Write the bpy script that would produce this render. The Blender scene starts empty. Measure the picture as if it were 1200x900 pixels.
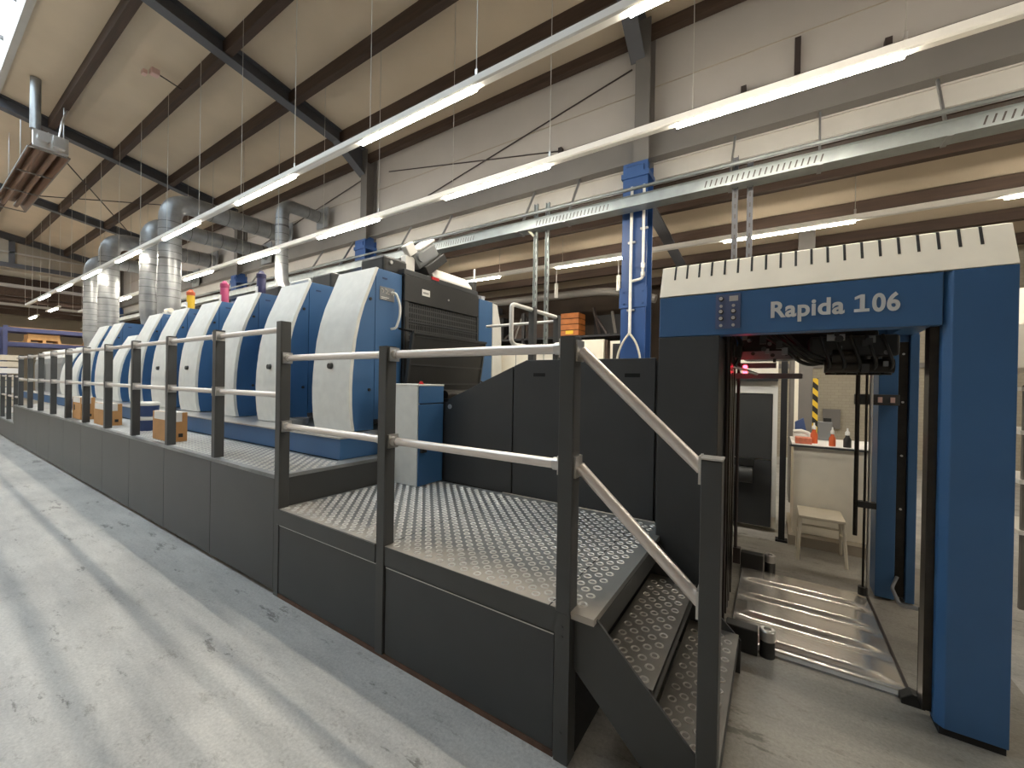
import bpy, math, random
from mathutils import Vector, Matrix
random.seed(7)
SC = bpy.context.scene
COL = SC.collection
PI = math.pi

# ------------------------------------------------------------------ materials
def mat(name, col, rough=0.5, metal=0.0, var=0.06, scale=6.0, bump=0.0, bscale=60.0, spec=0.5, emit=None, estr=0.0, stretch=None):
    m = bpy.data.materials.new(name); m.use_nodes = True
    nt = m.node_tree; b = nt.nodes['Principled BSDF']
    c = tuple(((v / 12.92) if v <= 0.04045 else ((v + 0.055) / 1.055) ** 2.4) for v in [x / 255 for x in col])
    b.inputs['Roughness'].default_value = rough
    b.inputs['Metallic'].default_value = metal
    b.inputs['Specular IOR Level'].default_value = spec
    tc = nt.nodes.new('ShaderNodeTexCoord'); mp = nt.nodes.new('ShaderNodeMapping')
    if stretch: mp.inputs['Scale'].default_value = stretch
    nt.links.new(tc.outputs['Object'], mp.inputs['Vector'])
    if var > 0:
        n = nt.nodes.new('ShaderNodeTexNoise'); n.inputs['Scale'].default_value = scale; n.inputs['Detail'].default_value = 5
        nt.links.new(mp.outputs['Vector'], n.inputs['Vector'])
        r = nt.nodes.new('ShaderNodeValToRGB')
        r.color_ramp.elements[0].position = 0.3; r.color_ramp.elements[1].position = 0.7
        r.color_ramp.elements[0].color = (*[v * (1 - var) for v in c], 1)
        r.color_ramp.elements[1].color = (*[min(1, v * (1 + var)) for v in c], 1)
        nt.links.new(n.outputs['Fac'], r.inputs['Fac']); nt.links.new(r.outputs['Color'], b.inputs['Base Color'])
    else:
        b.inputs['Base Color'].default_value = (*c, 1)
    if bump > 0:
        n2 = nt.nodes.new('ShaderNodeTexNoise'); n2.inputs['Scale'].default_value = bscale; n2.inputs['Detail'].default_value = 3
        nt.links.new(mp.outputs['Vector'], n2.inputs['Vector'])
        bp = nt.nodes.new('ShaderNodeBump'); bp.inputs['Strength'].default_value = bump; bp.inputs['Distance'].default_value = 0.01
        nt.links.new(n2.outputs['Fac'], bp.inputs['Height']); nt.links.new(bp.outputs['Normal'], b.inputs['Normal'])
    if emit:
        b.inputs['Emission Color'].default_value = (*emit, 1); b.inputs['Emission Strength'].default_value = estr
    return m

M = {}
M['blue'] = mat('blue_paint', (62, 104, 150), 0.42, var=0.05, scale=3, bump=0.04, bscale=220)
M['blue_dark'] = mat('dark_blue_paint', (38, 62, 104), 0.45, var=0.08)
M['col_blue'] = mat('column_blue_paint', (40, 75, 130), 0.4, var=0.08, scale=4)
M['cover'] = mat('light_grey_cover', (230, 230, 224), 0.5, var=0.05, scale=9)
M['cream'] = mat('cream_cover', (250, 243, 227), 0.5, var=0.03, scale=8)
M['char'] = mat('charcoal_panel', (64, 65, 65), 0.42, var=0.08, scale=2.5)
M['char2'] = mat('graphite_panel', (59, 61, 63), 0.45, var=0.07, scale=3)
M['post'] = mat('grey_post_paint', (68, 69, 69), 0.45, var=0.06)
M['black'] = mat('black_plastic', (44, 44, 43), 0.45, var=0.1)
M['blackm'] = mat('black_oily_metal', (52, 48, 44), 0.3, metal=0.6, var=0.2, scale=20)
M['rail'] = mat('brushed_aluminium', (222, 214, 208), 0.33, metal=0.55, var=0.03, scale=12, stretch=(1, 20, 20))
M['alu'] = mat('aluminium', (205, 203, 200), 0.3, metal=0.8, var=0.05)
M['deck'] = mat('chequer_plate', (128, 131, 132), 0.4, metal=0.3, var=0.35, scale=3)
M['stud'] = mat('worn_plate_studs', (198, 196, 192), 0.34, metal=0.6, var=0.12, scale=3)
M['deckworn'] = mat('worn_chequer_plate', (104, 101, 96), 0.42, metal=0.4, var=0.3, scale=4)
M['studworn'] = mat('dull_plate_studs', (166, 162, 156), 0.36, metal=0.6, var=0.2, scale=4)
M['galv'] = mat('galvanised_steel', (158, 160, 161), 0.42, metal=0.75, var=0.16, scale=5)
M['seam'] = mat('duct_seam_steel', (112, 113, 114), 0.5, metal=0.6, var=0.1)
M['tray'] = mat('galvanised_tray', (152, 158, 158), 0.4, metal=0.6, var=0.12, scale=7)
M['plate'] = mat('shiny_floor_plate', (240, 235, 228), 0.22, metal=0.8, var=0.10, scale=3)
M['steel'] = mat('grey_steel_paint', (88, 89, 94), 0.55, var=0.08, scale=2)
M['girder'] = mat('pale_grey_steel', (116, 112, 108), 0.55, var=0.07, scale=2)
M['timber'] = mat('dark_brown_timber', (68, 52, 42), 0.7, var=0.25, scale=4, stretch=(0.4, 6, 6))
M['ceil'] = mat('beige_roof_panel', (206, 189, 165), 0.75, var=0.05, scale=1.2)
M['wall'] = mat('off_white_wall', (186, 180, 174), 0.75, var=0.04, scale=1.5)
M['wall2'] = mat('grey_beige_wall', (176, 166, 150), 0.8, var=0.06, scale=1.5)
M['trim'] = mat('white_trim', (190, 186, 179), 0.55, var=0.03)
M['trunk'] = mat('white_lamp_rail', (232, 228, 220), 0.45, var=0.02)
M['wire'] = mat('steel_wire', (190, 186, 176), 0.45, metal=0.4, var=0.0)
M['rod'] = mat('dark_steel_rod', (70, 62, 60), 0.5, metal=0.3, var=0.0)
M['card'] = mat('cardboard', (196, 148, 96), 0.75, var=0.08, scale=7)
M['white'] = mat('white_paint', (236, 234, 228), 0.45, var=0.02)
M['paper'] = mat('white_paper', (238, 236, 232), 0.7, var=0.02)
M['grey'] = mat('mid_grey', (128, 130, 132), 0.5, var=0.06)
M['bodygrey'] = mat('warm_grey_paint', (140, 142, 142), 0.45, var=0.05)
M['red'] = mat('red_plastic', (190, 30, 34), 0.4, var=0.05)
M['yellow'] = mat('yellow_plastic', (236, 190, 40), 0.45, var=0.06)
M['orange'] = mat('orange_plastic', (208, 96, 52), 0.45, var=0.06)
M['magenta'] = mat('magenta_plastic', (170, 62, 104), 0.45, var=0.06)
M['violet'] = mat('violet_plastic', (52, 52, 92), 0.45, var=0.06)
M['pail'] = mat('blue_grey_pail', (62, 82, 128), 0.45, var=0.06)
M['wood'] = mat('pallet_wood', (206, 160, 104), 0.7, var=0.15, scale=6)
M['crate'] = mat('orange_wood', (168, 100, 44), 0.6, var=0.2, scale=6)
M['rackblue'] = mat('rack_blue_paint', (62, 68, 108), 0.5, var=0.08)
M['boxred'] = mat('printed_carton_red', (206, 120, 92), 0.6, var=0.2, scale=30)
M['heat'] = mat('heater_reflector', (120, 92, 74), 0.35, metal=0.6, var=0.25, scale=5, stretch=(0.3, 6, 6))
M['letter'] = mat('silver_lettering', (226, 228, 228), 0.4, metal=0.3, var=0.0)
M['stool'] = mat('cream_stool_paint', (212, 202, 182), 0.5, var=0.06)
M['pink'] = mat('pale_pink_plastic', (222, 186, 176), 0.5, var=0.05)
M['void'] = mat('black_opening', (10, 10, 10), 0.8, var=0)
M['dark'] = mat('dark_recess', (36, 36, 38), 0.7, var=0.1)
M['lamp'] = mat('lamp_lens', (255, 255, 255), 0.5, var=0, emit=(1.0, 0.92, 0.78), estr=84)
M['redled'] = mat('red_indicator', (255, 40, 40), 0.4, var=0, emit=(1.0, 0.03, 0.05), estr=14)
M['hose'] = mat('pale_hose', (214, 208, 190), 0.5, var=0.03)

def platform_material():
    m = mat('platform_plate', (118, 121, 123), 0.4, metal=0.3, var=0.0)
    nt = m.node_tree; b = nt.nodes['Principled BSDF']; L = nt.links
    tc = nt.nodes.new('ShaderNodeTexCoord'); sp = nt.nodes.new('ShaderNodeSeparateXYZ'); L.new(tc.outputs['Object'], sp.inputs['Vector'])
    n = nt.nodes.new('ShaderNodeTexNoise'); n.inputs['Scale'].default_value = 4; n.inputs['Detail'].default_value = 7; L.new(tc.outputs['Object'], n.inputs['Vector'])
    q = nt.nodes.new('ShaderNodeMath'); q.operation = 'MULTIPLY_ADD'; q.inputs[1].default_value = -0.55; L.new(n.outputs['Fac'], q.inputs[0]); L.new(sp.outputs['Y'], q.inputs[2])
    r = nt.nodes.new('ShaderNodeValToRGB'); e = r.color_ramp.elements   # dusty wear along the front edge, which sits at y = -0.65
    e[0].position = 0.0; e[0].color = (0.42, 0.38, 0.33, 1); e[1].position = 1.0; e[1].color = (0.17, 0.18, 0.185, 1)
    mr = nt.nodes.new('ShaderNodeMapRange'); mr.inputs['From Min'].default_value = -0.93; mr.inputs['From Max'].default_value = -0.66
    L.new(q.outputs[0], mr.inputs['Value']); L.new(mr.outputs['Result'], r.inputs['Fac']); L.new(r.outputs['Color'], b.inputs['Base Color'])
    return m
M['platform'] = platform_material()

def floor_material(name='worn_concrete_floor', ca=(0.44, 0.435, 0.415), cb=(0.62, 0.605, 0.57)):
    m = mat(name, (170, 172, 170), 0.42, var=0.0)
    nt = m.node_tree; b = nt.nodes['Principled BSDF']; L = nt.links
    tc = nt.nodes.new('ShaderNodeTexCoord')
    def noise(sc, det, st=None, rough=0.55):
        mp = nt.nodes.new('ShaderNodeMapping')
        if st: mp.inputs['Scale'].default_value = st
        L.new(tc.outputs['Object'], mp.inputs['Vector'])
        n = nt.nodes.new('ShaderNodeTexNoise'); n.inputs['Scale'].default_value = sc; n.inputs['Detail'].default_value = det
        n.inputs['Roughness'].default_value = rough
        L.new(mp.outputs['Vector'], n.inputs['Vector']); return n.outputs['Fac']
    def ramp(f, p0, c0, p1, c1):
        r = nt.nodes.new('ShaderNodeValToRGB'); e = r.color_ramp.elements
        e[0].position = p0; e[0].color = (*c0, 1); e[1].position = p1; e[1].color = (*c1, 1)
        L.new(f, r.inputs['Fac']); return r.outputs['Color']
    def mul(a, c):
        x = nt.nodes.new('ShaderNodeMix'); x.data_type = 'RGBA'; x.blend_type = 'MULTIPLY'; x.inputs['Factor'].default_value = 1
        L.new(a, x.inputs['A']); L.new(c, x.inputs['B']); return x.outputs['Result']
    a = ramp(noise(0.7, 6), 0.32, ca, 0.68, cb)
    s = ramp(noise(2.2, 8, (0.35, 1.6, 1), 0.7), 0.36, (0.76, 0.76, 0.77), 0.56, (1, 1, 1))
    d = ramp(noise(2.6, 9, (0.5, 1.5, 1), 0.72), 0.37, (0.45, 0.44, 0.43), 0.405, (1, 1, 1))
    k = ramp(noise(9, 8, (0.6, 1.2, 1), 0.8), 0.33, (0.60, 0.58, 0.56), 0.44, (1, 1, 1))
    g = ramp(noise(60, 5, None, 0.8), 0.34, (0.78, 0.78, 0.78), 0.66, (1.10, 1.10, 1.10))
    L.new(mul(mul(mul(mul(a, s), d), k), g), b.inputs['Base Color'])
    rr = nt.nodes.new('ShaderNodeMapRange'); rr.inputs['To Min'].default_value = 0.30; rr.inputs['To Max'].default_value = 0.5
    L.new(noise(1.1, 6), rr.inputs['Value']); L.new(rr.outputs['Result'], b.inputs['Roughness'])
    bp = nt.nodes.new('ShaderNodeBump'); bp.inputs['Strength'].default_value = 0.08; bp.inputs['Distance'].default_value = 0.01
    L.new(noise(24, 5), bp.inputs['Height']); L.new(bp.outputs['Normal'], b.inputs['Normal'])
    return m
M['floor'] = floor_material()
M['slab'] = floor_material('shade_toned_concrete', (0.25, 0.232, 0.20), (0.37, 0.345, 0.30))  # dimmer light on the floor by the feeder, put into the colour

def brick_material():
    m = mat('panelled_wall', (172, 162, 142), 0.8, var=0.0)
    nt = m.node_tree; b = nt.nodes['Principled BSDF']; L = nt.links
    tc = nt.nodes.new('ShaderNodeTexCoord'); mp = nt.nodes.new('ShaderNodeMapping')
    mp.inputs['Rotation'].default_value = (PI / 2, 0, 0)
    L.new(tc.outputs['Object'], mp.inputs['Vector'])
    br = nt.nodes.new('ShaderNodeTexBrick'); br.inputs['Scale'].default_value = 4.0
    br.inputs['Color1'].default_value = (0.40, 0.36, 0.28, 1); br.inputs['Color2'].default_value = (0.37, 0.33, 0.26, 1)
    br.inputs['Mortar'].default_value = (0.30, 0.27, 0.21, 1); br.inputs['Mortar Size'].default_value = 0.012
    L.new(mp.outputs['Vector'], br.inputs['Vector']); L.new(br.outputs['Color'], b.inputs['Base Color'])
    return m
M['brick'] = brick_material()

def stripe_material():
    m = mat('hazard_stripe', (230, 190, 40), 0.5, var=0.0)
    nt = m.node_tree; b = nt.nodes['Principled BSDF']; L = nt.links
    tc = nt.nodes.new('ShaderNodeTexCoord')
    w = nt.nodes.new('ShaderNodeTexWave'); w.bands_direction = 'DIAGONAL'; w.inputs['Scale'].default_value = 3.0
    L.new(tc.outputs['Object'], w.inputs['Vector'])
    r = nt.nodes.new('ShaderNodeValToRGB'); r.color_ramp.interpolation = 'CONSTANT'
    r.color_ramp.elements[0].color = (0.015, 0.014, 0.013, 1); r.color_ramp.elements[1].position = 0.5
    r.color_ramp.elements[1].color = (0.80, 0.52, 0.04, 1)
    L.new(w.outputs['Fac'], r.inputs['Fac']); L.new(r.outputs['Color'], b.inputs['Base Color'])
    return m
M['stripe'] = stripe_material()

def mesh_guard_material():
    m = mat('perforated_guard', (70, 70, 70), 0.5, var=0.0)
    nt = m.node_tree; b = nt.nodes['Principled BSDF']; L = nt.links
    tc = nt.nodes.new('ShaderNodeTexCoord'); mp = nt.nodes.new('ShaderNodeMapping')
    mp.inputs['Rotation'].default_value = (0, PI / 2, 0)
    L.new(tc.outputs['Object'], mp.inputs['Vector'])
    br = nt.nodes.new('ShaderNodeTexBrick'); br.inputs['Scale'].default_value = 14
    br.inputs['Color1'].default_value = (0.012, 0.012, 0.012, 1); br.inputs['Color2'].default_value = (0.02, 0.02, 0.02, 1)
    br.inputs['Mortar'].default_value = (0.10, 0.10, 0.098, 1); br.inputs['Mortar Size'].default_value = 0.03
    L.new(mp.outputs['Vector'], br.inputs['Vector']); L.new(br.outputs['Color'], b.inputs['Base Color'])
    return m
M['guardmesh'] = mesh_guard_material()

def glass_material():
    m = bpy.data.materials.new('skylight_glass'); m.use_nodes = True
    nt = m.node_tree; nt.nodes.remove(nt.nodes['Principled BSDF']); out = nt.nodes['Material Output']
    t = nt.nodes.new('ShaderNodeBsdfTransparent'); t.inputs['Color'].default_value = (0.9, 0.96, 1, 1)
    g = nt.nodes.new('ShaderNodeBsdfGlossy'); g.inputs['Roughness'].default_value = 0.05
    x = nt.nodes.new('ShaderNodeMixShader'); x.inputs['Fac'].default_value = 0.06
    nt.links.new(t.outputs[0], x.inputs[1]); nt.links.new(g.outputs[0], x.inputs[2]); nt.links.new(x.outputs[0], out.inputs['Surface'])
    return m
M['glass'] = glass_material()

# ------------------------------------------------------------------ mesh builder
class MB:
    def __init__(s): s.v = []; s.f = []; s.alt = []
    def add(s, vs, fs):
        o = len(s.v); s.v += [tuple(v) for v in vs]; s.f += [tuple(i + o for i in f) for f in fs]; return s
    def box(s, x0, x1, y0, y1, z0, z1):
        return s.add([(x0,y0,z0),(x1,y0,z0),(x1,y1,z0),(x0,y1,z0),(x0,y0,z1),(x1,y0,z1),(x1,y1,z1),(x0,y1,z1)],
                     [(0,3,2,1),(4,5,6,7),(0,1,5,4),(1,2,6,5),(2,3,7,6),(3,0,4,7)])
    def prism(s, prof, axis, a0, a1):
        """closed outline (two coordinates in the order of the two other axes) extruded along an axis"""
        n = len(prof)
        def P(p, a):
            q = list(p); q.insert(axis, a); return tuple(q)
        vs = [P(p, a0) for p in prof] + [P(p, a1) for p in prof]
        fs = [tuple(range(n - 1, -1, -1)), tuple(range(n, 2 * n))] + [(i, (i + 1) % n, n + (i + 1) % n, n + i) for i in range(n)]
        return s.add(vs, fs)
    def bar(s, p0, p1, w, h, up=(0, 0, 1)):
        """rectangular bar between two points"""
        p0 = Vector(p0); p1 = Vector(p1); d = (p1 - p0).normalized(); u = Vector(up)
        if abs(d.dot(u)) > 0.99: u = Vector((0, 1, 0))
        a = d.cross(u).normalized() * (w / 2); b = a.cross(d).normalized() * (h / 2)
        vs = [p + x * a + y * b for p in (p0, p1) for x, y in ((-1,-1),(1,-1),(1,1),(-1,1))]
        return s.add(vs, [(3,2,1,0),(4,5,6,7),(0,1,5,4),(1,2,6,5),(2,3,7,6),(3,0,4,7)])
    def cyl(s, p0, p1, r0, n=16, r1=None):
        p0 = Vector(p0); p1 = Vector(p1); r1 = r0 if r1 is None else r1
        d = (p1 - p0).normalized(); u = Vector((0, 0, 1)) if abs(d.z) < 0.9 else Vector((1, 0, 0))
        a = d.cross(u).normalized(); b = d.cross(a)
        vs = [p + (a * math.cos(2*PI*i/n) + b * math.sin(2*PI*i/n)) * r for p, r in ((p0, r0), (p1, r1)) for i in range(n)]
        return s.add(vs, [tuple(range(n)), tuple(range(2*n-1, n-1, -1))] + [(i, n+i, n+(i+1) % n, (i+1) % n) for i in range(n)])
    def lathe(s, c, prof, n=20):
        """profile of (radius, z) around a vertical axis at c"""
        k = len(prof); vs = []
        for r, z in prof:
            for i in range(n): vs.append((c[0] + r*math.cos(2*PI*i/n), c[1] + r*math.sin(2*PI*i/n), c[2] + z))
        fs = [(j*n+i, j*n+(i+1) % n, (j+1)*n+(i+1) % n, (j+1)*n+i) for j in range(k-1) for i in range(n)]
        fs += [tuple(range(n-1, -1, -1)), tuple(range((k-1)*n, k*n))]
        return s.add(vs, fs)
    def tube(s, pts, r, n=10, bend=0.0, seg=5):
        """round tube along a polyline; corners rounded by bend"""
        P = [Vector(p) for p in pts]
        if bend > 0 and len(P) > 2:
            Q = [P[0]]
            for i in range(1, len(P)-1):
                a, c, b = P[i-1], P[i], P[i+1]; k = min(bend, (a-c).length*0.49, (b-c).length*0.49)
                p = c + (a-c).normalized()*k; q = c + (b-c).normalized()*k
                for t in range(seg+1):
                    t /= seg; Q.append(p*(1-t)**2 + c*2*t*(1-t) + q*t*t)
            P = Q + [P[-1]]
        ref = None; rings = []
        for i, p in enumerate(P):
            d = (P[min(i+1, len(P)-1)] - P[max(i-1, 0)]).normalized()
            if ref is None:
                ref = d.cross(Vector((0, 0, 1)) if abs(d.z) < 0.9 else Vector((1, 0, 0))).normalized()
            ref = (ref - d * ref.dot(d)).normalized(); b = d.cross(ref)
            rings.append([p + (ref*math.cos(2*PI*j/n) + b*math.sin(2*PI*j/n))*r for j in range(n)])
        vs = [v for R in rings for v in R]; m = len(rings)
        fs = [(k*n+j, k*n+(j+1) % n, (k+1)*n+(j+1) % n, (k+1)*n+j) for k in range(m-1) for j in range(n)]
        fs += [tuple(range(n-1, -1, -1)), tuple(range((m-1)*n, m*n))]
        return s.add(vs, fs)
    def studs(s, x0, x1, y0, y1, z, pitch=0.072, r=0.019, h=0.004, n=10):
        """staggered raised rings of a chequer plate"""
        row = 0; y = y0 + pitch*0.45; f0 = len(s.f)
        while y < y1 - r:
            x = x0 + pitch*(0.45 if row % 2 == 0 else 0.95)
            while x < x1 - r:
                vs = []
                for rr, zz in ((r, 0), (r*0.86, h), (r*0.72, h), (r*0.56, 0.0004)):
                    vs += [(x + rr*math.cos(2*PI*i/n), y + rr*math.sin(2*PI*i/n), z + zz) for i in range(n)]
                s.add(vs, [(k*n+i, k*n+(i+1) % n, (k+1)*n+(i+1) % n, (k+1)*n+i) for k in range(3) for i in range(n)])
                x += pitch
            y += pitch*0.5; row += 1
        s.alt.append((f0, len(s.f))); return s
    def build(s, name, material, parent=None, bevel=0.0, smooth=None, label=None, segs=2):
        me = bpy.data.meshes.new(name)
        off = LOC[parent] if parent else Vector((0, 0, 0))
        me.from_pydata([(x-off[0], y-off[1], z-off[2]) for x, y, z in s.v], [], s.f); me.update()
        mats = material if isinstance(material, (list, tuple)) else [material]
        for q in mats: me.materials.append(q)
        if len(mats) > 1:
            for a, b in s.alt:
                for i in range(a, b): me.polygons[i].material_index = 1
        o = bpy.data.objects.new(name, me); COL.objects.link(o)
        if parent: o.parent = parent; LOC[o] = off
        if bevel > 0:
            b = o.modifiers.new('bevel', 'BEVEL'); b.width = bevel; b.segments = segs; b.limit_method = 'ANGLE'; b.angle_limit = math.radians(40)
        if smooth:
            for p in me.polygons: p.use_smooth = True
            me.set_sharp_from_angle(angle=math.radians(smooth))
        if label: o['label'] = label
        return o
LOC = {}

def thing(name, label, cat, loc=(0, 0, 0), group=None, kind=None):
    o = bpy.data.objects.new(name, None); COL.objects.link(o); o.location = loc; o.empty_display_size = 0.1
    LOC[o] = Vector(loc); tag(o, label, cat, group, kind); return o
def tag(o, label, cat, group=None, kind=None):
    o['label'] = label; o['category'] = cat
    if group: o['group'] = group
    if kind: o['kind'] = kind
    return o
def copy_tree(root, loc, label=None, group=None):
    r = root.copy(); COL.objects.link(r); r.location = loc; LOC[r] = Vector(loc)
    if label: r['label'] = label
    if group: r['group'] = group
    for ch in [o for o in root.children]:
        c = ch.copy(); COL.objects.link(c); c.parent = r
        for g in [o for o in ch.children]:
            d = g.copy(); COL.objects.link(d); d.parent = c
    return r
def struct(name, mb, material, label, cat, bevel=0.0, smooth=None):
    return tag(mb.build(name, material, None, bevel, smooth), label, cat, kind='structure')
B = lambda *a: MB().box(*a)

# ------------------------------------------------------------------ setting
SL = 0.175                                  # roof slope
def zroof(y): return 7.62 - SL*abs(y)
YC = 5.85
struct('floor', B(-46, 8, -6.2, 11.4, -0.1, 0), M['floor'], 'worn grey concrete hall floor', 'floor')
struct('floor_shade', B(-0.45, 1.12, 0.6, 5.0, -0.02, 0.0015), M['slab'], 'concrete floor under the sheet feeder with shade put into its colour', 'floor')  # patch added to carry the painted shade under the feeder
# sloping roof panels either side of the skylight
for nm, sgn, lb in (('ceiling', 1, 'beige sloping roof panels above the press'), ('ceiling_left', -1, 'beige sloping roof panels on the aisle side')):
    y0, y1 = 1.19, 6.1
    prof = [(sgn*y0, zroof(y0)), (sgn*y1, zroof(y1)), (sgn*y1, zroof(y1)+0.1), (sgn*y0, zroof(y0)+0.1)]
    struct(nm, MB().prism(prof, 0, -25.7, 8), M['ceil'], lb, 'ceiling')
# joints between the roof panels
# skylight with white kerb, bars and panes
struct('trim_1', B(-25.7, -1.67, 1.10, 1.19, 7.36, 7.86), M['trim'], 'white kerb along the near edge of the roof skylight', 'trim')
struct('trim_2', B(-25.7, -1.67, -1.19, -1.10, 7.36, 7.86), M['trim'], 'white kerb along the aisle edge of the roof skylight', 'trim')
sk = thing('window_1', 'long glazed ridge skylight with grey bars', 'skylight', (-9, 0, 7.86), kind='structure')
B(-25.7, -1.67, -1.15, 1.15, 7.88, 7.90).build('window_pane', M['glass'], sk)
for k in range(17):
    x = -25.2 + 1.45*k
    B(x-0.02, x+0.02, -1.15, 1.15, 7.80, 7.88).build('window_bar', M['girder'], sk)
struct('ceiling_daylight_stop', MB().prism([(-1.19, 7.41), (0, 7.62), (1.19, 7.41), (1.19, 7.95), (-1.19, 7.95)], 0, -1.67, 8), M['ceil'], 'unseen beige roof ridge added beyond the skylight to hold back daylight', 'ceiling')  # out of view; added to cut daylight on the feeder and its floor
# rafters
def rafter(x, sgn, label):
    pts = []
    def zb(y): return 7.37 - SL*y
    y0, yh, y1 = (0.0, 4.95, YC-0.22)
    lo = [(y0, zb(y0)), (yh, zb(yh)), (y1, zb(y1)-0.32)]
    hi = [(y1, zroof(y1)-0.012), (y0, zroof(y0)-0.012)]
    m = MB()
    m.prism([(sgn*a, b) for a, b in lo+hi], 0, x-0.008, x+0.008)
    for (a, b), (c, d) in zip(lo[:-1], lo[1:]): m.bar((x, sgn*a, b), (x, sgn*c, d), 0.20, 0.018)
    m.bar((x, sgn*hi[0][0], hi[0][1]), (x, sgn*hi[1][0], hi[1][1]), 0.20, 0.018)
    return struct('steel_beam', m, M['steel'], label, 'roof beam')
RX = [4.33, -1.67, -7.67, -13.67, -19.67, -25.67]
for i, x in enumerate(RX):
    rafter(x, 1, 'dark steel roof beam over the press, number %d from the sheet feeder' % (i+1))
    rafter(x, -1, 'dark steel roof beam over the aisle, number %d from the sheet feeder' % (i+1))
# timber purlins
PY = [1.92, 2.98, 4.05, 5.10]
for i, y in enumerate(PY):
    for sgn in (1, -1):
        zc = zroof(y)
        prof = [(sgn*(y-0.055), zc-0.22), (sgn*(y+0.055), zc-0.23), (sgn*(y+0.055), zc-0.004), (sgn*(y-0.055), zc+0.005)]
        struct('timber_beam', MB().prism(prof, 0, -25.6, 8), M['timber'],
               'dark brown timber roof beam %s, number %d down from the skylight' % ('above the press' if sgn > 0 else 'above the aisle', i+1), 'timber beam')
struct('timber_beam', B(-25.6, 8, 5.64, 5.76, 6.38, 6.52), M['timber'], 'dark brown timber beam along the top of the off-white wall', 'timber beam')
# fascia wall over the girder
struct('wall_right', B(-25.7, 8, 5.88, 5.98, 4.72, 6.7), M['wall'], 'off-white wall strip above the long girder', 'wall')
struct('trim_3', B(-25.6, 8, 5.868, 5.882, 5.80, 5.808), M['wall2'], 'thin horizontal joint line on the off-white wall', 'trim')
g = MB(); g.box(-25.6, 8, 5.72, 5.88, 4.74, 4.765); g.box(-25.6, 8, 5.72, 5.88, 5.20, 5.225); g.box(-25.6, 8, 5.79, 5.80, 4.76, 5.21)
struct('girder_beam', g, M['girder'], 'long pale grey steel girder below the off-white wall', 'girder')
struct('trim_4', B(-25.6, 8, 5.90, 6.06, 4.50, 4.73), M['trim'], 'pale fascia board under the long girder', 'trim')
# adjacent lower hall
def zadj(y): return 5.36 - 0.1*y
prof = [(5.98, zadj(5.98)), (11.2, zadj(11.2)), (11.2, zadj(11.2)+0.1), (5.98, zadj(5.98)+0.1)]
struct('ceiling_adjacent', MB().prism(prof, 0, -25.7, 8), M['ceil'], 'beige low roof of the adjoining hall', 'ceiling')
for i, y in enumerate((6.25, 7.05, 8.30, 9.45, 10.55)):
    struct('timber_beam', B(-25.6, 8, y-0.06, y+0.06, zadj(y)-0.19, zadj(y)-0.008), M['timber'], 'dark brown timber beam of the adjoining hall, number %d past the girder' % (i+1), 'timber beam')
for i, x in enumerate(RX):
    m = MB()
    m.prism([(6.0, zadj(6.0)-0.42), (11.1, zadj(11.1)-0.42), (11.1, zadj(11.1)-0.22), (6.0, zadj(6.0)-0.22)], 0, x-0.01, x+0.01)
    m.bar((x, 6.0, zadj(6.0)-0.42), (x, 11.1, zadj(11.1)-0.42), 0.18, 0.02)
    struct('steel_beam', m, M['steel'], 'grey steel beam of the adjoining hall, number %d from the sheet feeder' % (i+1), 'roof beam')
struct('wall_back_dark', B(-25.7, -1.6, 11.1, 11.2, 0, 4.4), mat('dark_brown_wall', (70, 58, 48), 0.8, var=0.2, scale=2), 'dark brown back wall of the adjoining hall behind the racks', 'wall')
struct('wall_back', B(-1.6, 8, 11.1, 11.2, 0, 4.4), M['brick'], 'grey-beige block wall at the back of the adjoining hall', 'wall')
struct('trim_5', B(-1.6, 8, 11.05, 11.1, 2.02, 2.12), M['girder'], 'horizontal rail along the block wall', 'trim')
struct('wall_left', B(-46, 8, -6.1, -6.0, 0, 6.75), M['wall'], 'off-white wall on the aisle side', 'wall')
struct('wall_near', B(8, 8.1, -6.1, 11.2, 0, 8), M['wall'], 'off-white end wall beyond the sheet feeder', 'wall')
# far end: fascia and a lower, darker hall beyond
struct('wall_far', B(-25.9, -25.72, -6.0, 5.88, 5.85, 7.95), M['wall2'], 'fascia wall under the last roof beam', 'wall')
struct('trim_6', B(-25.72, -25.60, -5.9, 5.8, 5.85, 6.02), M['steel'], 'dark steel edge along the bottom of the far fascia', 'trim')
struct('trim_7', B(-25.72, -25.62, -5.9, 5.8, 6.42, 6.47), M['trim'], 'pale rail across the far fascia', 'trim')
for i, y in enumerate((0.3, 2.6, 4.8)):
    struct('steel_column', B(-25.72, -25.62, y-0.08, y+0.08, 6.02, 6.9), M['steel'], 'short dark post on the far fascia, number %d from the aisle' % (i+1), 'post')
for i, (x, z) in enumerate(((-26.6, 5.2), (-29.5, 4.95), (-32.5, 5.05))):
    struct('trim_8', B(x-0.06, x+0.06, -5.9, 11, z, z+0.12), M['wall'] if i != 1 else M['timber'], 'long cross rail hanging in the far hall, number %d past the fascia' % (i+1), 'trim')
struct('ceiling_far', B(-46, -25.9, -6.0, 11.2, 5.75, 5.85), M['wall2'], 'low roof of the far hall', 'ceiling')
for i, x in enumerate((-27.5, -30.5, -33.5, -36.5, -40)):
    struct('steel_beam', B(x-0.15, x+0.15, -6.0, 11.1, 5.3, 5.74), M['timber'], 'deep beam under the far hall roof, number %d past the fascia' % (i+1), 'roof beam')
struct('wall_end', B(-46.1, -46, -6.1, 11.2, 0, 5.85), M['wall2'], 'end wall of the far hall', 'wall')
struct('wall_back_far', B(-46, -25.7, 11.1, 11.2, 0, 5.85), M['wall2'], 'back wall of the far hall', 'wall')

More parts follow.
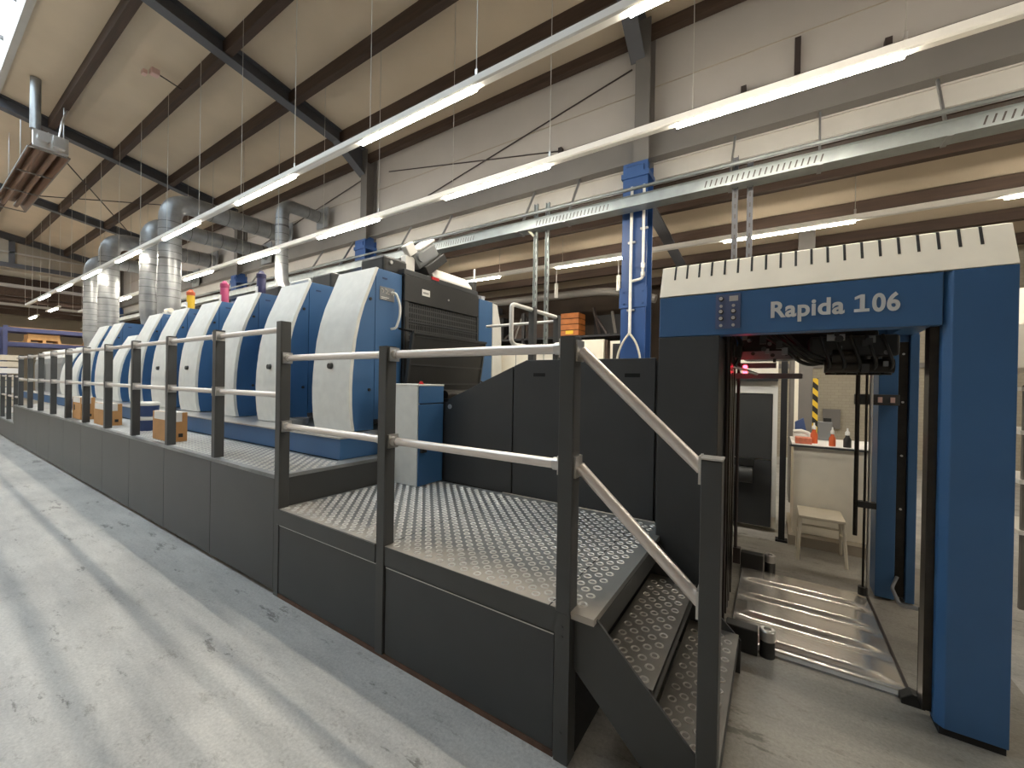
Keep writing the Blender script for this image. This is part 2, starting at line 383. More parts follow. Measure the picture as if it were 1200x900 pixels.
# columns
def column(x, label):
    r = thing('steel_column', label, 'column', (x, 5.66, 0), kind='structure')
    a, b = 5.58, 5.88
    m = MB(); m.box(x-0.17, x+0.17, a, a+0.022, 0, 4.66); m.box(x-0.17, x+0.17, b-0.022, b, 0, 4.66); m.box(x-0.007, x+0.007, a+0.02, b-0.02, 0, 4.66)
    m.build('blue_shaft', M['col_blue'], r, label='blue painted shaft')
    m = MB(); m.box(x-0.19, x+0.19, a-0.012, a, 2.66, 2.94); m.box(x-0.19, x+0.19, a-0.02, a+0.3, 4.45, 4.52)
    for sx in (-1, 1):
        for z in (2.72, 2.88): m.cyl((x+sx*0.13, a-0.012, z), (x+sx*0.13, a-0.025, z), 0.014, 8)
    m.build('splice_plate', M['col_blue'], r)
    m = MB(); m.prism([(a-0.02, 4.52), (a-0.02, 4.60), (b, 4.85), (b, 4.52)], 0, x-0.12, x+0.12)
    m.build('bracket', M['col_blue'], r)
    xo = x + 0.07; m = MB(); m.box(xo-0.10, xo+0.10, a+0.02, a+0.04, 4.66, zroof(5.7)-0.02); m.box(xo-0.10, xo+0.10, b-0.03, b-0.01, 4.66, zroof(5.8)-0.02); m.box(xo-0.007, xo+0.007, a+0.03, b-0.02, 4.66, 6.55)
    m.build('upper_shaft', M['girder'], r, label='grey upper shaft')
    return r
for i, x in enumerate(RX):
    column(x, ['steel column beyond the frame right of the feeder', 'blue steel column with white pipes behind the dark feeder panels',
               'blue-headed steel column behind the first press units', 'blue-headed steel column behind the middle press units',
               'blue-headed steel column near the far ducts', 'last steel column under the fascia'][i])
for a, b, lb in (((-13.7, 1.7, 7.0), (-19.6, 4.9, 6.45), 'thin roof bracing rod beyond the heater, falling away'), ((-19.6, 1.7, 7.0), (-13.8, 4.9, 6.45), 'thin roof bracing rod beyond the heater, falling towards the ducts')):
    tag(MB().cyl(a, b, 0.014, 8).build('tension_rod', M['rod']), lb, 'rod', 'roof bracing rods')
# tension rods on the wall
for a, b, lb in (((-5.89, 5.84, 5.30), (-1.82, 5.84, 6.16), 'thin diagonal tension rod rising to the feeder-side column'),
                 ((-7.1, 5.868, 6.12), (-2.93, 5.868, 5.33), 'thin falling tension rod crossing the off-white wall'),
                 ((-13.3, 5.84, 5.32), (-8.0, 5.84, 6.15), 'thin diagonal tension rod behind the ducts')):
    tag(MB().cyl(a, b, 0.011, 8).build('tension_rod', M['rod']), lb, 'rod', 'wall bracing rods')

# ------------------------------------------------------------------ walkways, stairs, rails
ZU, ZL, Y0 = 0.885, 0.645, 1.55
t = thing('walkway', 'long raised walkway of chequer plate with charcoal side panels', 'walkway', (-9, 2.5, 0))
B(-14.75, -3.22, Y0, 2.145, ZU-0.028, ZU).box(-3.22, -3.05, Y0, 2.57, ZU-0.028, ZU).studs(-9.2, -3.08, Y0+0.03, 2.14, ZU, 0.084, 0.020, 0.0035, 8).build('deck', [M['deck'], M['stud']], t)
PX = [-3.06-1.125*k for k in range(11)]
for k in range(11):
    a = PX[k]-0.035 if k else PX[k]; b = (PX[k+1] if k < 10 else -14.75)
    B(b+0.004 if k < 10 else b, PX[k]-0.036 if k == 0 else PX[k]-0.004, Y0, Y0+0.012, 0.035, ZU-0.03).build('side_panel', M['char'], t)
B(-3.06, -3.05, Y0+0.08, 2.57, 0.40, ZU-0.03).build('end_panel', M['char'], t)
for k in range(1, 11):
    MB().box(PX[k]-0.08, PX[k]-0.02, 1.70, 1.76, 0, ZU-0.03).box(PX[k]-0.08, PX[k]-0.02, 1.76, 2.13, ZU-0.10, ZU-0.03).build('support_leg', M['dark'], t)

t = thing('platform', 'low chequer plate platform at the foot of the feeder, between walkway and stairs', 'platform', (-1.8, 2.2, 0))
B(-3.045, -0.60, Y0+0.004, 2.885, ZL-0.028, ZL).studs(-3.03, -0.63, Y0+0.01, 2.87, ZL, 0.084, 0.0215, 0.0035, 14).build('deck', [M['platform'], M['stud']], t)
m = MB()
for x in (-1.875, -0.80): m.box(x-0.003, x+0.003, Y0, 2.88, ZL-0.001, ZL+0.0012)
m.build('seam', M['dark'], t)
for xa, xb, d in ((-3.04, -1.938, 0.010), (-1.862, -0.772, 0.0)):
    MB().prism([(Y0-d, ZL-0.001), (Y0-d, ZL-0.105), (Y0-d+0.004, ZL-0.112), (Y0+0.012, ZL-0.112), (Y0+0.003, ZL-0.001)], 0, xa, xb).build('edge_lip', M['post'], t)
m = MB().box(-0.63, -0.60, Y0+0.05, 2.6, ZL-0.14, ZL-0.028); m.build('nosing', M['char'], t, bevel=0.006)
B(-3.02, -1.94, Y0+0.004, Y0+0.016, 0.03, ZL-0.114).build('side_panel', M['char2'], t)
B(-1.855, -0.778, Y0+0.004, Y0+0.016, 0.03, ZL-0.114).build('side_panel', M['char2'], t)
m = MB(); m.box(-3.02, -1.94, Y0+0.002, Y0+0.004, ZL-0.121, ZL-0.116); m.box(-1.855, -0.778, Y0+0.002, Y0+0.004, ZL-0.121, ZL-0.116)
m.build('panel_edge', M['alu'], t)
m = MB(); m.box(-3.04, -0.775, Y0+0.001, Y0+0.05, 0.0, 0.026)
m.build('base_rail', mat('rusty_base', (96, 70, 56), 0.7, var=0.3, scale=14), t)
for x in (-1.90, -0.745): MB().lathe((x, Y0+0.035, 0), [(0.028, 0), (0.028, 0.012), (0.01, 0.02), (0.01, 0.05)], 12).build('levelling_foot', M['alu'], t, smooth=40)
for x in (-2.9, -1.9):
    for y in (1.9, 2.75): B(x-0.03, x+0.03, y, y+0.06, 0, ZL-0.03).build('support_leg', M['dark'], t)
B(-0.73, -0.705, Y0+0.08, 2.8, 0.0, ZL-0.03).build('end_panel', M['dark'], t)

def post_mb(x, y0, z0, z1, capd=0.0):
    """open-backed rectangular guard post with its folded top"""
    m = MB(); w = 0.033
    m.box(x-w, x+w, y0, y0+0.007, z0, z1); m.box(x-w, x-w+0.006, y0+0.006, y0+0.075, z0, z1); m.box(x+w-0.006, x+w, y0+0.006, y0+0.075, z0, z1)
    m.box(x-w, x+w, y0, y0+0.075, z1-0.006, z1)
    return m
def rail_mb(xa, xb, y, za, zb, r=0.0225):
    return MB().cyl((xa, y, za), (xb, y, zb), r, 16)
def bracket_mb(x, y, z, s):
    """clamp plate that holds a rail end to a post"""
    return MB().box(x, x+s*0.012, y-0.035, y+0.035, z-0.04, z+0.04).cyl((x+s*0.012, y, z), (x+s*0.045, y, z), 0.028, 14)

t = thing('guardrail', 'long aluminium guardrail with grey posts along the upper walkway', 'guardrail', (-9, Y0, ZU))
for k in range(11):
    z0 = ZU if k else 0.0
    post_mb(PX[k], Y0 + (0.014 if k else -0.001), z0, 2.02).build('post', M['post'], t, bevel=0.002, segs=1)
for k in range(10):
    for z in (1.965, 1.475):
        r = rail_mb(PX[k]-0.033, PX[k+1]+0.033, Y0+0.05, z, z).build('rail', M['rail'], t, smooth=40)
        bracket_mb(PX[k]-0.033, Y0+0.05, z, -1).build('bracket', M['alu'], r, smooth=40)
        bracket_mb(PX[k+1]+0.033, Y0+0.05, z, 1).build('bracket', M['alu'], r, smooth=40)
r = rail_mb(PX[10]-0.033, -14.75, Y0+0.05, 1.965, 1.965).build('rail', M['rail'], t, smooth=40)
t = thing('guardrail', 'short aluminium guardrail around the front of the low platform', 'guardrail', (-1.9, Y0, 0))
post_mb(-1.90, Y0-0.006, 0.02, 1.797).build('post', M['post'], t, bevel=0.002, segs=1)
post_mb(-0.735, Y0-0.006, 0.0, 1.797).build('post', M['post'], t, bevel=0.002, segs=1)
m = MB()
for z in (0.575, 0.535, 0.13): m.cyl((-0.735, Y0-0.006, z), (-0.735, Y0-0.012, z), 0.007, 8)
m.box(-0.7695, -0.7005, Y0-0.0075, Y0+0.02, 0.02, ZL-0.012)
m.build('bolts', M['post'], t)
for xa, xb in ((-3.027, -1.933), (-1.867, -0.768)):
    for z in (1.750, 1.247):
        r = rail_mb(xa, xb, Y0+0.045, z, z).build('rail', M['rail'], t, smooth=40)
        bracket_mb(xa, Y0+0.045, z, 1).build('bracket', M['alu'], r, smooth=40); bracket_mb(xb, Y0+0.045, z, -1).build('bracket', M['alu'], r, smooth=40)

t = thing('staircase', 'short charcoal staircase with two chequer plate treads beside the feeder', 'staircase', (-0.35, 2.1, 0))
sp = [(-0.70, 0.642), (-0.612, 0.642), (-0.14, 0.185), (-0.14, 0.0), (-0.275, 0.0), (-0.70, 0.395)]
for y in (1.585, 2.585): MB().prism([(a, b) for a, b in sp], 1, y, y+0.012).build('stringer', M['char'], t)
for x1, z in ((-0.375, 0.43), (-0.150, 0.215)):
    m = B(x1-0.255, x1, 1.597, 2.585, z-0.02, z).studs(x1-0.25, x1-0.005, 1.60, 2.58, z, 0.084, 0.0205, 0.0035, 14)
    tr = m.build('tread', [M['deckworn'], M['studworn']], t)
    B(x1-0.016, x1, 1.597, 2.585, z-0.075, z-0.002).build('tread_nosing', M['post'], tr, bevel=0.004)
t = thing('stair_handrail', 'sloping pair of aluminium handrails ending on a grey post at the stair foot', 'handrail', (-0.18, Y0, 0))
m = post_mb(-0.182, Y0-0.001, 0.0, 1.34); m.build('post', M['post'], t, bevel=0.002, segs=1)
B(-0.217, -0.147, Y0-0.003, Y0+0.077, 1.341, 1.347).build('post_cap', M['alu'], t)
for (za, zb) in ((1.737, 1.30), (1.247, 0.822)):
    MB().cyl((-0.69, Y0+0.045, za), (-0.217, Y0+0.045, zb), 0.0235, 16).build('handrail_tube', M['rail'], t, smooth=40)
    B(-0.704, -0.694, Y0+0.01, Y0+0.08, za-0.045, za+0.045).build('bracket', M['alu'], t)
    B(-0.225, -0.217, Y0+0.01, Y0+0.08, zb-0.05, zb+0.05).build('bracket', M['alu'], t)

t = thing('walkway', 'lower end walkway with thin rails at the far end of the press', 'walkway', (-16, 2, 0))
B(-18.5, -14.76, Y0, 2.9, 0.44, 0.47).build('deck', M['deck'], t); B(-18.5, -14.76, Y0, Y0+0.012, 0.02, 0.438).build('side_panel', M['char'], t)
for x in (-14.95, -16.0, -17.05, -18.1): post_mb(x, Y0+0.014, 0.47, 1.58).build('post', M['post'], t)
for z in (1.54, 1.06): rail_mb(-18.4, -14.8, Y0+0.05, z, z).build('rail', M['rail'], t, smooth=40)

# ------------------------------------------------------------------ press
ZP = 1.085
t = thing('press_plinth', 'long blue base plinth carrying the row of press units', 'plinth', (-11, 3.5, ZU))
B(-19.5, -3.20, 2.16, 4.95, ZU+0.002, ZP-0.012).build('plinth_body', M['blue'], t, bevel=0.004)
B(-19.5, -3.19, 2.15, 4.95, ZP-0.012, ZP).build('plinth_top', M['alu'], t)
B(-19.5, -3.3, 2.95, 4.9, 0.0, ZU-0.03).build('underframe', M['dark'], t)

FRONT = [(2.446,1.092),(2.425,1.20),(2.413,1.35),(2.410,1.50),(2.416,1.66),(2.428,1.80),(2.452,2.00),(2.491,2.187),(2.540,2.351),(2.604,2.51),(2.702,2.757)]
def unit(name, label, xr, w, scale=1.0, depth=4.72, plain=False, link=1.205):
    """press unit: blue body with curved light-grey covers on both long sides"""
    t = thing(name, label, 'press unit', (xr, 2.41, ZP), 'press units')
    F = [(y, ZP + (z-1.085)*scale) for y, z in FRONT]
    zt = F[-1][1]
    off = [(y+0.034, z) for y, z in F]
    body = off[:-1] + [(F[-1][0]+0.012, zt-0.012)] + [(2.70, zt-0.012), (2.70, off[0][1])]
    MB().prism(body, 0, xr-w+0.004, xr-0.004).build('front_box', M['blue'], t)
    MB().prism([(2.706, ZP+0.11), (3.05, ZP+0.11), (3.05, zt-0.004), (2.706, zt-0.004)], 0, xr-w+0.004, xr-0.003).build('side_panel', M['blue'], t, bevel=0.003)
    c = MB().prism(F + off[::-1][:-1] + [(F[0][0]+0.034, F[0][1])], 0, xr-w, xr).build('curved_cover', M['cover'], t, smooth=25)
    if not plain:
        kz = ZP + 0.648*scale
        MB().cyl((xr-w/2, 2.425, kz), (xr-w/2, 2.392, kz), 0.034, 18, 0.028).build('cover_knob', M['black'], c, smooth=40)
    B(xr-w+0.003, xr-0.003, 2.419, 2.44, ZP+0.598*scale, ZP+0.602*scale).build('cover_joint', M['grey'], c)
    m = MB()
    for y, z in ((2.662, 2.42), (2.662, 1.50)): m.cyl((xr-0.004, y-0.02, ZP+(z-1.085)*scale), (xr+0.006, y-0.02, ZP+(z-1.085)*scale), 0.016, 10)
    m.build('lock_studs', M['black'], t)
    B(xr-0.003, xr+0.001, 2.79, 2.85, zt-0.10, zt-0.085).build('panel_slot', M['blue_dark'], t)
    B(xr-w+0.004, xr-0.02, 3.06, depth-0.3, ZP+0.002, zt-0.03).build('press_frame', M['char2'], t)
    B(xr-w+0.004, xr-0.004, depth-0.29, depth+0.02, ZP+0.002, zt-0.01).build('rear_box', M['blue'], t, bevel=0.004)
    R = [(depth+0.03, ZP+0.01), (depth+0.26, ZP+0.01), (depth+0.28, ZP+0.5*scale), (depth+0.24, zt-0.35), (depth+0.13, zt-0.03), (depth+0.03, zt-0.02)]
    MB().prism(R, 0, xr-w, xr).build('rear_cover', M['cover'], t)
    if link: MB().box(xr-link, xr-w, 3.15, depth-0.35, ZP+0.002, ZP+1.25*scale).build('link_frame', M['dark'], t)
    return t
ORD = ['nearest the feeder', 'second from the feeder', 'third from the feeder', 'fourth from the feeder', 'fifth from the feeder', 'sixth from the feeder']
u0 = unit('press_unit', 'tall blue press unit with curved light grey cover and black front guard, ' + ORD[0], -3.447, 0.625)
for k in range(1, 6):
    copy_tree(u0, (-3.447-1.207*k, 2.41, ZP), 'tall blue press unit with curved light grey cover, ' + ORD[k])
unit('press_unit', 'low coating unit with curved light grey cover, just past the sixth tall unit', -10.75, 0.62, 0.80, plain=True, link=0.985)
unit('press_unit', 'tall blue press unit standing past the low coating unit, nearer of that pair', -11.74, 0.66, 0.99, plain=True, link=1.11)
unit('press_unit', 'tall blue press unit standing past the low coating unit, farther of that pair', -12.86, 0.66, 0.99, plain=True, link=1.13)
unit('press_unit', 'low grey press unit beside the sheet delivery, nearer of that pair', -14.0, 0.62, 0.74, plain=True, link=1.09)
unit('press_unit', 'low grey press unit beside the sheet delivery, farther of that pair', -15.1, 0.62, 0.74, plain=True, link=0)
t = thing('sheet_delivery', 'long grey sheet delivery with rounded white top at the far end of the press', 'delivery', (-17.8, 3.5, 0))
MB().prism([(2.46, 1.09), (2.44, 1.9), (2.48, 2.05), (4.6, 2.05), (4.6, 1.09)], 0, -19.4, -15.75).build('delivery_body', M['bodygrey'], t)
MB().prism([(2.46, 2.052), (2.50, 2.2), (2.62, 2.30), (4.5, 2.32), (4.6, 2.052)], 0, -19.45, -15.74).build('delivery_hood', M['white'], t, smooth=40)
for x in (-16.8, -17.8, -18.8): B(x-0.008, x+0.008, 2.434, 2.445, 1.12, 1.9).build('panel_joint', M['char2'], t)
B(-16.6, -16.3, 2.42, 2.445, 1.45, 1.62).build('control_screen', M['black'], t)

# black guard on the feeder-side face of the first unit
t = thing('press_guard', 'black perforated guard closing the feeder side of the nearest press unit', 'guard', (-3.42, 3.7, ZP+0.002))
B(-3.445, -3.415, 3.062, 4.37, 2.475, 2.765).build('upper_panel', M['black'], t, bevel=0.004)
m = MB(); m.prism([(3.062, 2.77), (4.37, 2.77), (4.37, 2.83), (3.062, 2.83)], 0, -3.56, -3.43); m.build('top_ledge', M['char2'], t, bevel=0.006)
B(-3.443, -3.43, 3.11, 4.34, 2.02, 2.465).build('screen_backing', M['dark'], t)
m = MB(); y = 3.12
while y < 4.335: m.box(-3.430, -3.424, y, y+0.012, 2.03, 2.46); y += 0.034
z = 2.04
while z < 2.46: m.box(-3.431, -3.425, 3.112, 4.338, z, z+0.014); z += 0.062
m.build('guard_lattice', M['post'], t)
m = MB(); m.box(-3.445, -3.412, 3.065, 3.11, 1.2, 2.47); m.box(-3.445, -3.412, 4.34, 4.37, 1.2, 2.47); m.box(-3.44, -3.415, 3.11, 4.34, 2.25, 2.265)
m.build('screen_frame', M['char2'], t)
B(-3.44, -3.42, 3.11, 4.34, 1.09, 2.02).build('lower_panel', M['black'], t)
m = MB().box(-3.412, -3.402, 3.12, 3.30, 2.0, 2.04)
B(-3.415, -3.411, 3.318, 3.44, 2.578, 2.65).build('paper_label', M['paper'], t, label='small white paper label')
m = MB()
for k in range(6): m.box(-3.4112, -3.4105, 3.335+0.015*k, 3.343+0.015*k, 2.600, 2.622)
m.build('label_print', M['black'], t)
MB().cyl((-3.415, 3.76, 2.60), (-3.405, 3.76, 2.60), 0.012, 12).build('key_lock', M['alu'], t)
B(-3.44, -3.42, 3.48, 3.60, 2.80, 2.834).build('warning_mark', M['red'], t, label='red mark on the ledge')
t = thing('tilting_guard', 'black hinged tray guard hanging below the perforated screen of the nearest unit', 'guard', (-3.3, 3.7, 1.56))
m = MB()
# leaning panel with a raised frame
def tp(y, z, d=0.0):  # z runs 1.57..2.11; the panel leans outwards at the top
    k = (z-1.57)/0.54; return (-3.33 + 0.09*k + d, y, z)
def slab(mb, y0, y1, z0, z1, d0, d1):
    vs = [tp(y, z, d) for d in (d0, d1) for y, z in ((y0, z0), (y1, z0), (y1, z1), (y0, z1))]
    mb.add(vs, [(3,2,1,0),(4,5,6,7),(0,1,5,4),(1,2,6,5),(2,3,7,6),(3,0,4,7)])
slab(m, 3.03, 4.30, 1.57, 2.11, -0.02, 0.0); m.build('tray_panel', M['black'], t)
m = MB()
slab(m, 3.02, 4.31, 2.10, 2.125, -0.03, 0.02); slab(m, 3.02, 3.045, 1.57, 2.11, -0.03, 0.012); slab(m, 4.285, 4.31, 1.57, 2.11, -0.03, 0.012)
slab(m, 3.02, 4.31, 1.765, 1.782, -0.01, 0.012); slab(m, 3.02, 4.31, 1.555, 1.575, -0.03, 0.016); slab(m, 3.06, 4.27, 2.075, 2.085, -0.01, 0.008)
m.build('tray_frame', M['char'], t)
m = MB(); m.bar((-3.43, 3.0, 2.16), (-3.25, 3.03, 2.12), 0.02, 0.02); m.cyl((-3.42, 3.08, 2.3), (-3.42, 3.08, 1.5), 0.012, 8); m.cyl((-3.36, 4.33, 1.62), (-3.30, 4.42, 1.56), 0.012, 8)
m.build('hinge_arm', M['blackm'], t)
MB().tube([(-3.445, 2.905, 2.53), (-3.385, 2.915, 2.52), (-3.365, 2.955, 2.40), (-3.365, 2.955, 2.28), (-3.385, 2.92, 2.15), (-3.445, 2.905, 2.145)], 0.013, 10, 0.06).build('grab_handle', M['white'], u0, smooth=60, label='white curved grab handle')
wp = B(-3.449, -3.444, 2.752, 2.945, 2.435, 2.575).build('warning_plate', M['grey'], u0, bevel=0.002, label='pale grey pictogram plate')
m = MB()
m.tube([(-3.443, 2.775, 2.555), (-3.443, 2.80, 2.535), (-3.443, 2.79, 2.51)], 0.004, 6); m.tube([(-3.443, 2.82, 2.555), (-3.443, 2.86, 2.54), (-3.443, 2.83, 2.51), (-3.443, 2.875, 2.505)], 0.004, 6)
m.tube([(-3.443, 2.895, 2.50), (-3.443, 2.915, 2.55), (-3.443, 2.93, 2.50)], 0.004, 6); m.box(-3.444, -3.442, 2.77, 2.87, 2.462, 2.468); m.box(-3.444, -3.442, 2.77, 2.84, 2.448, 2.453)
m.build('plate_print', M['white'], wp)

# things standing on the first unit
zt = 2.757
t = thing('motor_box', 'black drive box on top of the nearest press unit', 'motor', (-3.72, 3.0, zt))
m = MB().box(-3.92, -3.52, 2.86, 3.2, zt+0.0, zt+0.19); m.build('motor_case', M['black'], t, bevel=0.03)
MB().cyl((-3.52, 2.95, zt+0.12), (-3.505, 2.95, zt+0.12), 0.02, 12).build('cap_screw', M['alu'], t)
t = thing('blower_unit', 'silver grey blower head tilted on top of the nearest press unit', 'blower', (-3.6, 3.5, zt))
R3 = Matrix.Rotation(math.radians(38), 4, 'X')
def rotc(mb, c):
    c = Vector(c); mb.v = [tuple(c + (R3 @ (Vector(v) - c))) for v in mb.v]; return mb
rotc(B(-3.72, -3.50, 3.28, 3.70, 2.98, 3.16), (-3.6, 3.45, 3.06)).build('blower_body', M['grey'], t, bevel=0.035)
rotc(B(-3.66, -3.46, 3.34, 3.74, 2.88, 2.985), (-3.6, 3.45, 3.06)).build('blower_shroud', M['black'], t, bevel=0.01)
rotc(B(-3.73, -3.49, 3.40, 3.72, 3.155, 3.19), (-3.6, 3.45, 3.06)).build('blower_top', M['white'], t, bevel=0.02)
MB().cyl((-3.50, 3.36, 3.04), (-3.47, 3.36, 3.04), 0.055, 18).build('motor_end', M['grey'], t, smooth=40)
m = MB().box(-3.60, -3.52, 3.16, 3.30, 2.835, 3.02); m.build('blower_bracket', M['white'], t, bevel=0.01)
rotc(B(-3.58, -3.50, 3.16, 3.30, 3.04, 3.17), (-3.55, 3.24, 3.1)).build('junction_box', M['white'], t, bevel=0.01)
t = thing('ink_cover', 'long white sloping lid along the top of the nearest press unit', 'lid', (-3.6, 3.95, zt))
MB().prism([(-3.50, 2.835), (-3.50, 2.88), (-3.62, 3.01), (-3.78, 3.01), (-3.80, 2.835)], 1, 3.58, 4.33).build('lid_shell', M['white'], t, bevel=0.012)
B(-3.58, -3.49, 4.335, 4.41, 2.77, 2.97).build('end_bracket', M['black'], t)
t = thing('marker_pole', 'thin white pole standing on the rear of the nearest press unit', 'pole', (-3.6, 4.5, zt))
MB().cyl((-3.6, 4.5, zt), (-3.6, 4.5, 3.19), 0.014, 10).build('pole_tube', M['white'], t, smooth=50)
B(-3.68, -3.52, 4.43, 4.57, zt-0.005, zt+0.06).build('pole_foot', M['grey'], t, bevel=0.006)
t = thing('ink_bucket', 'small pale bucket on the rear edge of the nearest press unit', 'bucket', (-3.62, 4.66, zt-0.01))
MB().lathe((-3.62, 4.66, zt-0.01), [(0.06, 0), (0.075, 0.08), (0.078, 0.085)], 16).build('bucket_shell', M['white'], t, smooth=40)
tag(MB().tube([(-5.2, 2.78, zt-0.004), (-5.2, 2.78, zt+0.055), (-4.78, 2.78, zt+0.055), (-4.78, 2.78, zt-0.004)], 0.018, 10, 0.05).build('grab_bar', M['white'], smooth=60), 'white bar on top of the second press unit', 'handle')

def cartridge(x, y, body, cap, label):
    t = thing('ink_cartridge', label, 'ink cartridge', (x, y, zt-0.004), 'ink cartridges on the press units')
    MB().lathe((x, y, zt-0.004), [(0.058, 0), (0.058, 0.24), (0.052, 0.25)], 18).build('tube_body', body, t, smooth=40)
    MB().lathe((x, y, zt+0.247), [(0.062, 0), (0.062, 0.055), (0.04, 0.075), (0.025, 0.10), (0.0, 0.105)], 18).build('cap', cap, t, smooth=40)
    B(x-0.03, x+0.03, y-0.0615, y-0.055, zt+0.03, zt+0.12).build('label_patch', M['paper'], t)
    return t
cartridge(-8.50, 2.82, M['yellow'], M['orange'], 'yellow ink cartridge with orange cap standing on a press unit')
cartridge(-7.25, 2.84, M['magenta'], M['magenta'], 'magenta ink cartridge standing on a press unit')
cartridge(-6.10, 2.84, M['violet'], M['violet'], 'dark violet ink cartridge standing on a press unit')
t = thing('motor_box', 'black drive box on top of the third press unit', 'motor', (-6.1, 3.1, zt))
B(-6.4, -5.9, 2.98, 3.3, zt-0.004, zt+0.16).build('motor_case', M['black'], t, bevel=0.03)
t = thing('motor_box', 'black drive box on top of the second press unit', 'motor', (-4.9, 3.2, zt))
B(-5.15, -4.72, 3.02, 3.4, zt-0.004, zt+0.2).build('motor_case', M['black'], t, bevel=0.03)
t = thing('lamp_head', 'small pale yellow lamp head between the fifth and sixth press units', 'lamp', (-9.62, 2.85, zt))
B(-9.70, -9.54, 2.78, 2.92, zt-0.004, zt+0.05).build('lamp_foot', M['cream'], t); MB().cyl((-9.72, 2.85, zt+0.08), (-9.5, 2.85, zt+0.08), 0.045, 14).build('lamp_body', M['cream'], t, smooth=40)

# control cabinet on the platform
t = thing('control_cabinet', 'narrow light grey and blue control cabinet with a red button on top', 'cabinet', (-2.93, 2.73, ZL))
B(-3.18, -2.686, 2.575, 2.60, ZL+0.26, 1.565).build('front_panel', M['cover'], t)
B(-3.04, -2.686, 2.575, 2.60, ZL+0.004, ZL+0.262).build('front_panel', M['cover'], t)
B(-3.18, -2.684, 2.60, 2.885, ZL+0.26, 1.553).build('cabinet_core', M['char2'], t)
B(-3.04, -2.684, 2.60, 2.885, ZL+0.004, ZL+0.262).build('cabinet_core', M['char2'], t)
B(-3.19, -2.672, 2.572, 2.905, 1.553, 1.568).build('top_plate', M['cover'], t, bevel=0.003)
d = B(-2.684, -2.67, 2.582, 2.895, ZL+0.006, 1.385).build('door', M['blue'], t, bevel=0.003)
B(-2.672, -2.645, 2.60, 2.66, 0.95, 0.985).build('door_latch', M['black'], d)
B(-2.684, -2.67, 2.582, 2.895, 1.395, 1.55).build('upper_door', M['blue'], t, bevel=0.003)
MB().lathe((-2.75, 2.68, 1.568), [(0.024, 0), (0.024, 0.008), (0.016, 0.010), (0.016, 0.022), (0.008, 0.026)], 16).build('red_button', M['red'], t, smooth=40)

# feeder table behind dark side panels
YF = 2.89
t = thing('feed_table', 'charcoal feed table with sloping side panels behind the platform', 'feed table', (-1.7, 3.6, 0))
top = lambda x: 1.41 + (x+2.65)*(1.786-1.41)/0.90 if x < -1.75 else 1.786
p1 = MB().prism([(-2.64, ZL+0.005), (-1.876, ZL+0.005), (-1.876, top(-1.876)), (-2.56, top(-2.56)), (-2.60, top(-2.60)-0.005), (-2.635, top(-2.64)-0.04)], 1, YF, YF+0.02).build('sloped_panel', M['char2'], t, bevel=0.003)
MB().cyl((-2.58, YF, 1.36), (-2.58, YF-0.008, 1.36), 0.022, 14).build('lock_ring', M['alu'], p1)
for xa, xb, xs, z in ((-1.866, -0.70, None, None),):
    p = MB().prism([(xa, ZL+0.005), (xb, ZL+0.005), (xb, 1.786), (-1.745, 1.786), (xa, top(xa))], 1, YF, YF+0.02).build('side_panel', M['char2'], t, bevel=0.003)
    for xs in (-1.62, -0.86):
        B(xs-0.055, xs+0.055, YF-0.001, YF+0.004, 1.650, 1.678).build('grip_slot', M['void'], p)
MB().prism([(-3.15, ZL), (-0.69, ZL), (-0.69, 1.77), (-1.745, 1.77), (-2.60, 1.40), (-3.15, 1.40)], 1, YF+0.022, 4.25).build('table_body', M['char2'], t)
B(-0.69, -0.64, YF+0.02, 4.25, 0.02, 1.78).build('end_plate', M['char2'], t)
m = MB()
for x in (-2.9, -2.7): m.cyl((x, YF+0.05, 1.46), (x, 4.2, 1.46), 0.05, 14)
m.box(-3.15, -2.62, YF+0.03, 4.2, 1.40, 1.43); m.build('feed_rollers', M['blackm'], t, smooth=40)
t = thing('guard_loop', 'white tubular guard loop with two dark posts standing on the feed table', 'guardrail', (-2.0, 3.5, 1.787))
xg = -2.0
MB().tube([(xg, 3.94, 2.31), (xg, 3.08, 2.305), (xg, 3.04, 2.29), (xg, 3.04, 1.97), (xg, 3.10, 1.94), (xg, 3.94, 1.94)], 0.02, 12, 0.06).build('loop_tube', M['white'], t, smooth=60)
for y in (3.42, 3.94): B(xg-0.03, xg+0.03, y-0.03, y+0.03, 1.772, 2.33).build('post', M['post'], t)
MB().cyl((-2.95, 3.94, 2.27), (xg, 3.94, 2.27), 0.016, 12).build('back_tube', M['white'], t, smooth=60)

# sheet feeder gantry
YG, XL, XR = 2.66, -0.627, 0.876
t = thing('feeder_gantry', 'blue sheet feeder gantry with cream slotted hood and silver lettering', 'sheet feeder', (0.1, 3.4, 0))
bm = B(XL, 0.645, YG+0.004, YG+0.12, 1.90, 2.148).build('front_beam', M['blue'], t, bevel=0.006)
p = MB().prism([(0.648, YG+0.03), (0.675, YG), (XR, YG), (XR, YG+0.135), (0.648, YG+0.135)], 2, 0.035, 2.15).build('front_pillar', M['blue'], t, bevel=0.004)
B(0.66, 0.87, YG+0.01, YG+0.13, 0.0, 0.034).build('pillar_foot', M['dark'], p)
B(0.615, 0.647, YG+0.06, YG+0.135, 0.06, 1.90).build('guide_channel', M['blackm'], t)
m = MB(); m.box(0.655, 0.765, 4.10, 4.30, 0.02, 2.0); m.box(0.825, XR, 4.10, 4.30, 0.02, 2.0); m.box(0.76, 0.83, 4.18, 4.30, 0.02, 2.0)
rp = m.build('rear_pillar', M['blue'], t, bevel=0.004)
m = MB().box(0.768, 0.822, 4.13, 4.18, 0.04, 1.98); m.build('rear_channel', M['blackm'], rp)
m = MB()
